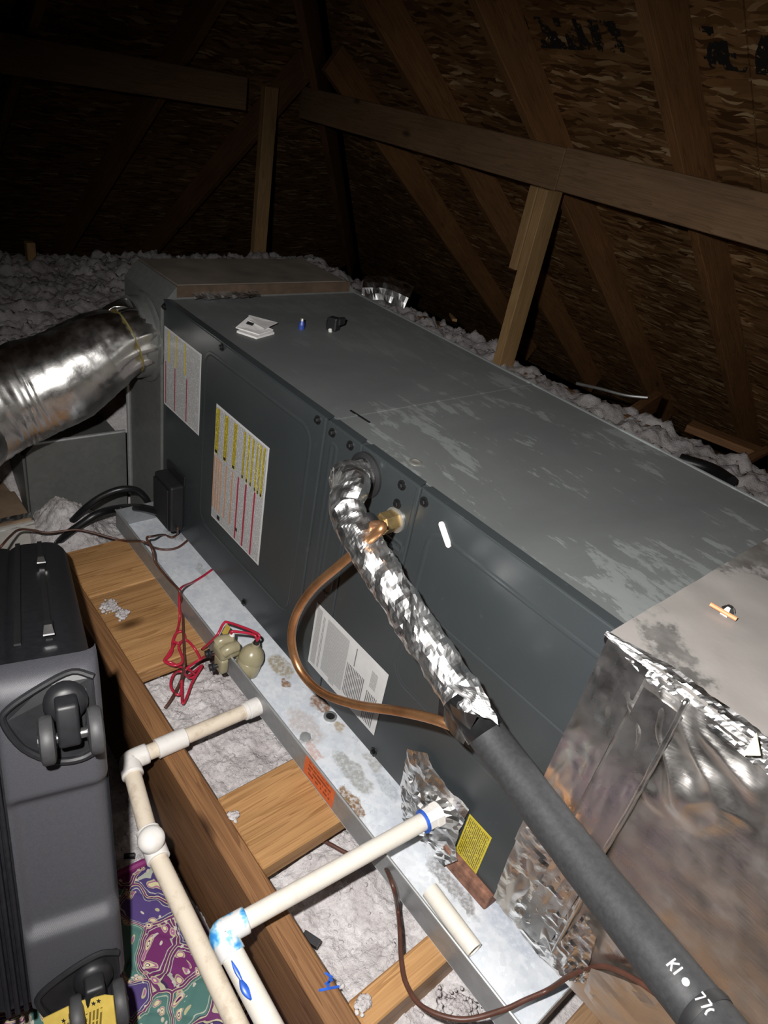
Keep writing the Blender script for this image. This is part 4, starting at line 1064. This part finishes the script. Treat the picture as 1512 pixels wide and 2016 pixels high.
red2 = [on_z(344, 1268, zb+.003), on_z(330, 1290, zb+.003), on_z(324, 1302, zb+.003), on_z(345, 1310, zb+.004), on_z(360, 1300, zb+.004), on_z(352, 1272, zb+.004), on_z(366, 1260, zb+.004), on_z(384, 1278, zb), on_z(396, 1300, -.06)]
tag(MB().tube(spline(red2, 7), WR, 8).build('red_wire', MAT['red_wire'], smooth='all'), 'second strand of red wire curling over the pale wide board', 'wire')
bw = [on_y(350, 1040, -.03), on_z(349, 1052, PAN_Z+.006), on_z(338, 1058, PAN_Z+.006), on_z(322, 1053, PAN_Z+.006), on_y(300, 1056, RIM_Y+.01), on_y(289, 1060, RIM_Y-.002), on_y(300, 1082, RIM_Y-.004), on_y(307, 1108, RIM_Y-.004), on_y(332, 1140, RIM_Y-.004), on_y(354, 1165, RIM_Y-.008), on_z(360, 1200, zb+.002), on_z(361, 1240, zb+.006), on_z(363, 1290, zb+.004), on_z(362, 1315, zb), on_z(356, 1340, zi+.006), on_z(338, 1375, zi), on_z(325, 1394, zi-.005)]
tag(MB().tube(spline(bw, 7), .0028, 8).build('thermostat_cable', MAT['brown_wire'], smooth='all'), 'brown thermostat cable running from the junction box over the rim to the joist', 'cable')
bw2 = [at_d(-14, 1092, 1.52), on_z(0, 1078, .04), on_z(20, 1056, .03), on_z(38, 1043, .012), on_z(66, 1044, 0), on_z(94, 1049, -.01), on_z(148, 1043, -.01), on_z(180, 1048, -.018), on_z(216, 1058, -.03), on_z(247, 1065, -.03), on_y(280, 1066, RIM_Y), on_z(306, 1079, PAN_Z+.008), on_z(330, 1082, PAN_Z+.004), on_z(352, 1077, PAN_Z+.004), on_z(374, 1060, PAN_Z+.004)]
tag(MB().tube(spline(bw2, 7), .0028, 8).build('thermostat_cable', MAT['brown_wire'], smooth='all'), 'brown cable crossing the white box and far board to the unit', 'cable')
bw3 = [on_z(628, 1650, -.094), on_z(650, 1662, -.090), on_z(690, 1682, -.085), on_z(730, 1684, -.070), on_z(752, 1696, -.055), on_y(773, 1742, -.135), on_z(783, 1790, -.05), on_z(787, 1833, -.036), on_z(790, 1890, -.028), on_z(800, 1938, -.022), on_z(833, 1983, -.008), on_z(907, 2007, .008), on_z(986, 1990, RIM_Z+.004), on_z(1034, 1969, RIM_Z+.0), on_z(1079, 1949, RIM_Z+.005), on_y(1120, 1922, -.035), on_y(1160, 1906, -.030), on_y(1196, 1904, -.029), on_y(1250, 1928, -.035), on_y(1305, 1968, -.042), on_y(1350, 2010, -.045)]
tag(MB().tube(spline(bw3, 8), .0034, 10).build('thermostat_cable', MAT['brown_wire'], smooth='all'), 'brown cable hanging past the PVC pipes and across the near pan corner', 'cable')
cb1 = [Vector((.034, -.02, .040)), on_y(318, 1008, -.03), on_y(280, 1000, -.05), on_y(240, 1000, -.07), on_z(196, 1010, .0), on_z(160, 1032, -.02), on_z(130, 1054, -.05), on_z(104, 1080, -.10)]
tag(MB().tube(spline(cb1, 8), .0095, 12).build('power_cable', MAT['cable'], smooth='all'), 'thick black power cable leaving the junction box to the left', 'cable')
cb2 = [on_x(291, 1003, -.05), on_x(289, 985, -.052), on_x(270, 966, -.055), on_x(240, 963, -.06), on_x(205, 975, -.07), on_x(172, 997, -.08), on_x(140, 1028, -.10), on_x(118, 1050, -.12)]
tag(MB().tube(spline(cb2, 8), .0085, 12).build('power_cable', MAT['cable'], smooth='all'), 'black cable arching in front of the grey metal duct', 'cable')

# ================================================================== RETURN PLENUM (foil duct board)
DX0, DX1, DY0, DZ0, DZ1 = 1.150, 1.95, -.020, .030, .537
rp = thing('return_plenum', 'large foil-faced duct board plenum taped to the near end of the unit', 'duct', (1.5, .25, DZ0))
MB().box((DX0, DY0+.012, DZ0), (DX1, W+.02, DZ1-.004)).build('board_core', MAT['foil_board'], rp)
def facefn(u, v):
    x = DX0+(1.62-DX0)*u; z = DZ0+(DZ1-.004-DZ0)*v
    k = max(0, 1-(x-DX0)/.13); tcn = max(0, 1-((x-1.26)**2+(z-.47)**2)/.008); bt = max(0, 1-((x-1.24)**2+(z-.11)**2)/.012)
    y = DY0
    fold = .5+.5*math.sin((x+.012*fbm(x*4, z*5, 2, 2))*150+1.0)
    y -= k*.0055*fold*(.5+.8*abs(mn.noise((x*18, z*5, 1))))
    y -= tcn*.013*max(0, ridge(x*22+z*14, z*16-x*9, 5))
    y -= bt*.011*max(0, ridge(x*24+z*6, z*13+x*9, 8))
    y -= .0012*mn.noise((x*20, z*16, 3))+.0008*mn.noise((x*60, z*40, 9))
    return Vector((x, y, z))
MB().grid(facefn, 170, 170).build('foil_facing', MAT['foil_board'], rp, smooth='all')
MB().grid(lambda u, v: Vector((1.62+(DX1-1.62)*u, DY0+.001*mn.noise((u*5, v*5, 0)), DZ0+(DZ1-.004-DZ0)*v)), 12, 12).build('foil_facing', MAT['foil_board'], rp, smooth='all')
def topfn(u, v):
    x = DX0-.010+(DX1-DX0+.010)*u; y = DY0+(W+.02-DY0)*v
    return Vector((x, y, DZ1+.0012*mn.noise((x*18, y*18, 0))+.001*max(0, ridge(x*14, y*14, 4))))
MB().grid(topfn, 110, 70).build('foil_top', MAT['foil_top'], rp, smooth='all')
# crumpled corner tape along the top edge
def cornertape(u, v):
    x = DX0-.012+(.62)*u; w_ = (.004+.016*min(1, u*9))
    a = v*math.pi/2
    y = DY0-.003+w_*(1-math.cos(a))*.9; z = DZ1+.0025-w_*(1-math.sin(a))*.9
    n_ = .0042*max(0, ridge(x*70, v*4, 2))*min(1, u*8)+.001*mn.noise((x*150, v*9, 1))
    return Vector((x, y-n_*math.cos(a), z+n_*math.sin(a)*.6))
MB().grid(cornertape, 190, 9).build('corner_tape', MAT['foil_wrap'], rp, smooth=False)
# tape lapping onto the unit
def strip(name, x0, x1, z0, z1, y, amp, nx, nz, mat, par=rp, fx=60, fz=14):
    return MB().grid(lambda u, v: Vector((x0+(x1-x0)*u, y-amp*(ridge((x0+(x1-x0)*u)*fx, (z0+(z1-z0)*v)*fz, y*70)*.6+.4*mn.noise(((x0+(x1-x0)*u)*160, (z0+(z1-z0)*v)*60, 2))), z0+(z1-z0)*v)), nx, nz).build(name, mat, par, smooth='all')
strip('seam_tape', DX0-.006, DX0+.045, .17, DZ1-.002, DY0-.0035, .0030, 14, 60, MAT['foil'])
strip('seam_tape', 1.2, 1.246, .05, DZ1-.02, DY0-.0085, .0022, 14, 60, MAT['foil'], fx=45, fz=6)
# standing fold beside the seam
fold = MB().tube(spline([on_y(1352, 1378, DY0-.008), on_y(1300, 1480, DY0-.012), on_y(1240, 1590, DY0-.012), on_y(1182, 1690, DY0-.012), on_y(1140, 1780, DY0-.012), on_y(1088, 1878, DY0-.010)], 14), .0048, 8, disp=lambda p, i, a: .0012*mn.noise(p*60), flat=.6)
fold.build('foil_fold', MAT['foil'], rp, smooth='all')
pf = polysheet('tape_patch', [(1030, 1628), (1048, 1628), (1100, 1690), (1165, 1740), (1120, 1830), (1108, 1915), (1062, 1875), (980, 1775), (982, 1740), (1010, 1670)], -.024, rp, MAT['foil'], .008, 34, 38)
polysheet('tape_patch', [(1090, 1870), (1150, 1800), (1175, 1845), (1160, 1900), (1165, 1935), (1120, 1925), (1105, 1915)], -.030, rp, MAT['foil'], .008, 24, 60)
polysheet('lower_flap', [(1150, 1950), (1165, 1905), (1330, 1965), (1400, 2060), (1230, 2060)], -.032, rp, MAT['foil_board'], .004, 20, 25)
o = MB().prism([on_y(1462, 1486, DY0-.022), on_y(1498, 1487, DY0-.022), on_y(1490, 1442, DY0-.020)], (0, -.001, 0)).build('triangle_sticker', MAT['cream'], rp); o['label'] = 'cream triangular sticker'
st_ = thing('orange_stick', 'short orange stick under a dab of foil on the plenum top', 'stick', on_z(1424, 1204, DZ1))
MB().tube([on_z(1398, 1189, DZ1+.008), on_z(1450, 1219, DZ1+.006)], .0026, 8).build('stick', MAT['orange'], st_)
MB().lathe(on_z(1430, 1208, DZ1+.0), (0, 0, 1), [(.010, 0), (.008, .006), (.004, .011), (0, .012)], 7).build('foil_dab', MAT['foil_wrap'], st_)

# ================================================================== SUPPLY PLENUM, DUCTS AT THE FAR END
sp_ = thing('supply_plenum', 'dusty tan duct board supply plenum behind the far end of the unit', 'duct', (-.1, .25, -.1))
PT = .558
mb = MB(); prof = [(.0, -.10), (.0, PT-.035), (.030, PT), (.482, PT), (.522, PT-.03), (.522, -.10)]
mb.prism([(-.205, y, z) for y, z in prof], (.203, 0, 0)); mb.build('plenum_body', MAT['galv_dark'], sp_)
MB().box((-.203, .032, PT), (-.004, .480, PT+.004)).build('top_board', MAT['dusty_tan'], sp_, bevel=.002)
MB().box((-.004, .03, H+.003), (-.001, .49, PT+.002)).build('end_board', MAT['end_board'], sp_)
MB().grid(lambda u, v: Vector((-.004+.03*v, .06+.16*u, H+.004+.006*(1-v)+.005*ridge(u*8, v*3, 1))), 30, 6).build('foil_tape', MAT['foil_wrap'], sp_)
MB().box((-.006, -.006, -.02), (.0, .0, PT-.04)).build('corner_flange', MAT['galv_dark'], sp_)
MB().tube([(-.19, -.004, -.05), (-.19, -.004, .30)], .006, 8).build('corner_bead', MAT['galv'], sp_)
gd = thing('metal_duct', 'dull grey sheet-metal duct side half buried in insulation', 'duct', (-.3, -.1, -.2))
gt = .122; gx = -.215
poly = [(gx, -.003, -.25), (gx, -.003, gt), (gx, -.225, gt+.004), (gx, -.245, gt-.02), (gx, -.250, -.25)]
MB().prism(poly, (-.014, 0, 0)).build('duct_side', MAT['galv_dark'], gd, bevel=.002)
MB().box((gx-.22, -.25, -.25), (gx-.016, -.004, gt-.03)).build('duct_body', MAT['galv_dark'], gd)
MB().tube([(gx-.004, -.003, gt), (gx-.004, -.225, gt+.004)], .005, 8).build('top_hem', MAT['galv'], gd, smooth=True)
wb = thing('board_box', 'tan-topped white duct board box at the left edge beyond the suitcase', 'box', (-.3, -.45, -.3))
MB().box((-.50, -.70, -.30), (-.166, -.258, -.048)).build('box_body', MAT['card'], wb, bevel=.004)
MB().box((-.166, -.70, -.30), (-.159, -.256, -.052)).build('white_face', MAT['white_board'], wb)
MB().grid(lambda u, v: Vector((-.157-.035*v, -.70+.445*u, -.0475-.012*(1-v)**3+.003*ridge(u*26, v*3, 2)*v)), 70, 6).build('edge_tape', MAT['foil_wrap'], wb)
fd = thing('flex_duct', 'fat silver flexible duct strapped to the plenum side at left', 'duct', (-.15, -.15, .2))
c0 = Vector((-.095, -.004, .420))
F = [c0, c0+Vector((-.003, -.025, -.003)), at_d(262, 668, 1.50), at_d(248, 672, 1.485), at_d(205, 690, 1.47), at_d(130, 738, 1.45), at_d(60, 768, 1.43), at_d(0, 790, 1.40), at_d(-70, 830, 1.36), at_d(-160, 880, 1.30), Vector((-.16, -.75, .19)), Vector((-.34, -1.1, .02)), Vector((-.55, -1.4, -.12))]
Fs = spline(F, 12); nF = len(Fs)
def frad(i):
    u = i/(nF-1)*(len(F)-1)
    xs = [0, 1, 2, 3, 4, 5, 6, 7, 8, 9]; rs = [.088, .085, .070, .064, .084, .098, .102, .104, .105, .105]
    return float(np.interp(u, xs, rs))
def fdisp(p, i, a):
    u = i/(nF-1)*(len(F)-1)
    k = math.exp(-((u-3)/1.1)**2)
    return k*.010*(ridge(math.cos(a)*3, math.sin(a)*3, u*.25)-.4)+.0022*mn.noise(p*22)+.0009*mn.noise((u*22, math.cos(a)*2.5, math.sin(a)*2.5))*max(0, min(1, u-3.2))*2
MB().tube(Fs, [frad(i) for i in range(nF)], 56, disp=fdisp).build('foil_jacket', MAT['flex'], fd, smooth='all')
ti = [p for i, p in enumerate(Fs) if 35 <= i <= 36]
MB().tube(ti, .0712, 40).build('strap', MAT['yellow_tie'], fd, smooth=True)
MB().lathe(c0+Vector((0, .003, 0)), (0, -1, 0), [(.100, 0), (.100, .006), (.090, .008), (.090, .03)], 32).build('start_collar', MAT['galv_dark'], fd, smooth=True)

# ================================================================== SUITCASE
sx = (RIGHT*-.462+DOWN*-.215+FWD*.861).normalized()
vx = (DOWN*.98+FWD*.2); vx = (vx-sx*vx.dot(sx)).normalized()
wx = sx.cross(vx).normalized()
if wx.dot(RIGHT) > 0: wx = -wx
T0 = at_d(196, 1300, .80)
SW, SLN, ST = .475, .62, .29       # width (down), length (away), thickness (left)
sui = bpy.data.objects.new('suitcase', None); COL.objects.link(sui)
M = Matrix.Identity(4)
for i in range(3): M[i][0] = sx[i]; M[i][1] = vx[i]; M[i][2] = wx[i]; M[i][3] = T0[i]
sui.matrix_world = M
tag(sui, 'charcoal hard-shell suitcase lying on its side at left, wheels toward the viewer', 'suitcase')
SH = .112
def cpart(name, mb, mat, parent=None, **kw): return mb.build(name, MAT[mat], parent or sui, local=True, **kw)
cpart('body', MB().box((.016, .006, .004), (SLN, SW-.006, SH)), 'zip_fabric', bevel=.035, segs=5, smooth=True)
cpart('rear_shell', MB().box((.004, .002, SH+.030), (SLN, SW-.002, ST)), 'zip_fabric', bevel=.03, segs=4, smooth=True)
cpart('zip_gusset', MB().box((.012, .010, SH-.02), (SLN-.01, SW-.010, SH+.05)), 'zip_fabric', bevel=.02, segs=3, smooth=True)
def roll(d, R_): return 0 if d >= R_ else R_-math.sqrt(max(0, R_*R_-(R_-d)**2))
def smooths(a, b_, t): t = max(0, min(1, (t-a)/(b_-a))); return t*t*(3-2*t)
def basef(u, v):
    b_ = SW*v; c_ = SH*u
    a = roll(b_, .035)+roll(SW-b_, .035)+roll(c_, .02)+.4*roll(SH-c_, .01)
    rec = smooths(.155, .172, b_)*(1-smooths(.335, .36, b_))*(1-smooths(.098, .122, c_))
    return Vector((a+.013*rec, b_, c_))
mb = MB(); mb.grid(basef, 46, 110)
# skirt going back along the case sides
mb.grid(lambda u, v: Vector((.035*2*0+roll(0, .02)+.06*v, .035+(SW-.07)*u, 0)), 20, 3)
cpart('base_shell', mb, 'shell', smooth='all')
for k in range(3):
    cpart('gusset_rib', MB().tube([(.006, .02, SH+.006+.010*k), (.006, SW-.02, SH+.006+.010*k)], .0032, 8), 'zip_fabric', smooth=True)
for cz in (.050, .086):
    z_ = MB(); z_.box((.10, .0035, cz-.004), (SLN-.03, .0065, cz+.004)); cpart('zipper', z_, 'black_rubber')
for a_, cz in ((.135, .050), (.46, .050)):
    zp = cpart('zipper_pull', MB().box((a_-.012, -.004, cz-.006), (a_+.014, .005, cz+.006)), 'black_plastic', bevel=.002)
    cpart('pull_tab', MB().prism([(a_-.040, -.005, cz-.0065), (a_-.040, -.005, cz+.0065), (a_-.010, -.006, cz+.0045), (a_-.010, -.006, cz-.0045)], (0, .002, 0)), 'chrome', zp)
def wheelset(b0, c0, sgn, name_lab):
    # recessed black housing: teardrop plate on the corner
    hp = []
    pts = [(-.012, .008), (-.02, .03), (-.012, .062), (.006, .098), (.022, .104), (.058, .088), (.083, .058), (.088, .030), (.080, .008)]
    hs_ = cpart('wheel_housing', MB().prism([(-.004+roll(b0+sgn*y, .035), b0+sgn*y, z) for y, z in pts], (.034, 0, 0)), 'black_plastic', bevel=.003)
    cpart('housing_rim', MB().tube(spline([(-.006+roll(b0+sgn*y, .035), b0+sgn*y, z) for y, z in pts], 4), .004, 8), 'black_plastic', hs_, smooth=True)
    cpart('swivel_cup', MB().lathe((.004, b0+sgn*.012, .040), (-1, 0, 0), [(.024, 0), (.024, .014), (.019, .020), (.012, .022), (0, .022)], 22), 'black_plastic', hs_, smooth=True)
    ck = Vector((-.030, b0+.036, .040))
    ca_ = cpart('caster_fork', MB().prism([(-.014, b0-.004, .028), (-.036, b0+.002, .028), (-.042, b0+.050, .028), (-.022, b0+.052, .028), (-.010, b0+.020, .028)], (0, 0, .024)), 'black_plastic', bevel=.004, segs=3, smooth=True)
    ax = Vector((-.032, b0+.040, 0))
    cpart('axle', MB().lathe((ax.x, ax.y, .010), (0, 0, 1), [(.006, 0), (.006, .06)], 12), 'axle', ca_, smooth=True)
    for c_ in (.004, .054):
        w_ = cpart('wheel', MB().lathe((ax.x, ax.y, c_), (0, 0, 1), [(.020, 0), (.026, .002), (.0275, .005), (.0275, .012), (.026, .015), (.020, .017)], 26), 'grey_wheel', ca_, smooth=True)
        cpart('hub', MB().lathe((ax.x, ax.y, c_-.001), (0, 0, 1), [(.011, 0), (.011, .019), (0, .019)], 16), 'black_plastic', w_)
wheelset(.030, .04, 1, 'upper')
wheelset(SW-.055, .04, 1, 'lower')
# yellow tag by the lower wheel
def cw(a, b_, c_): return M @ Vector((a, b_, c_))
yt = thing('paper_tag', 'folded yellow instruction tag hanging by the lower suitcase wheel', 'tag', cw(-.01, SW-.01, .05))
tgd = .848
tp_ = [at_d(84, 2006, tgd), at_d(150, 1974, tgd), at_d(205, 1960, tgd), at_d(222, 1962, tgd), at_d(232, 2050, tgd), at_d(100, 2080, tgd)]
MB().prism(tp_, FWD*.002).build('tag_sheet', MAT['tag_yellow'], yt)
o_ = at_d(112, 2014, tgd); u_ = (at_d(108, 2080, tgd)-at_d(112, 2014, tgd)); v_ = (at_d(205, 1974, tgd)-at_d(112, 2014, tgd)); 
flat_label('printed_text', yt, at_d(118, 2018, tgd-.0005), u_.normalized(), v_.normalized(), -FWD, [(0, 0, .035, v_.length*.9, 0, 0)], [MAT['text_tag']])
star = MB()
for (px, py) in ((125, 2010), (151, 1992), (184, 1976), (194, 1971)):
    P = []
    for k in range(10):
        r_ = 5.0 if k % 2 == 0 else 2.2; a = math.pi*2*k/10-1.57; P.append(at_d(px+r_*math.cos(a), py+r_*math.sin(a), tgd-.0012))
    star.prism(P, FWD*.0003)
star.build('printed_stars', MAT['ink'], yt)

# ================================================================== QUILTED PAISLEY BAG
bag = thing('quilted_bag', 'purple and teal paisley quilted fabric bag beneath the PVC pipes', 'bag', (.95, -.45, -.30))
def bagf(u, v):
    x = .655+(1.45-.655)*u; y = -.80+(-.296+.80)*v
    e = min(u/.07, (1-u)/.07, v/.05, (1-v)/.04, 1); e = max(0, e); e = math.sqrt(e*(2-e))
    q = -.0045*(max(0, 1-abs(math.sin((x+y)*40))*4)+max(0, 1-abs(math.sin((x-y)*40))*4))
    hump = .025*mn.noise((x*5, y*5, 7))+.03*smooths(.68, 1.1, x)
    return Vector((x+.012*mn.noise((y*9, 1, 2))*(1-u), y+.008*mn.noise((x*9, 4, 4))*(1-e), -.300+(.052+hump)*e+q*e))
MB().grid(bagf, 150, 100).build('quilted_cloth', MAT['paisley'], bag, smooth='all')
edge = spline([bagf(.03, k/14) + Vector((0, 0, .004)) for k in range(15)], 3)
MB().tube(edge, .007, 8).build('piping', plain('magenta_piping', (.20, .02, .13), .7, var=.2), bag, smooth=True)
o = MB().tube(spline([on_z(244, 1686, -.27), on_z(265, 1684, -.27)], 4), .005, 8).build('strap_end', MAT['black_rubber']); tag(o, 'black strap end lying on insulation above the paisley bag', 'strap')
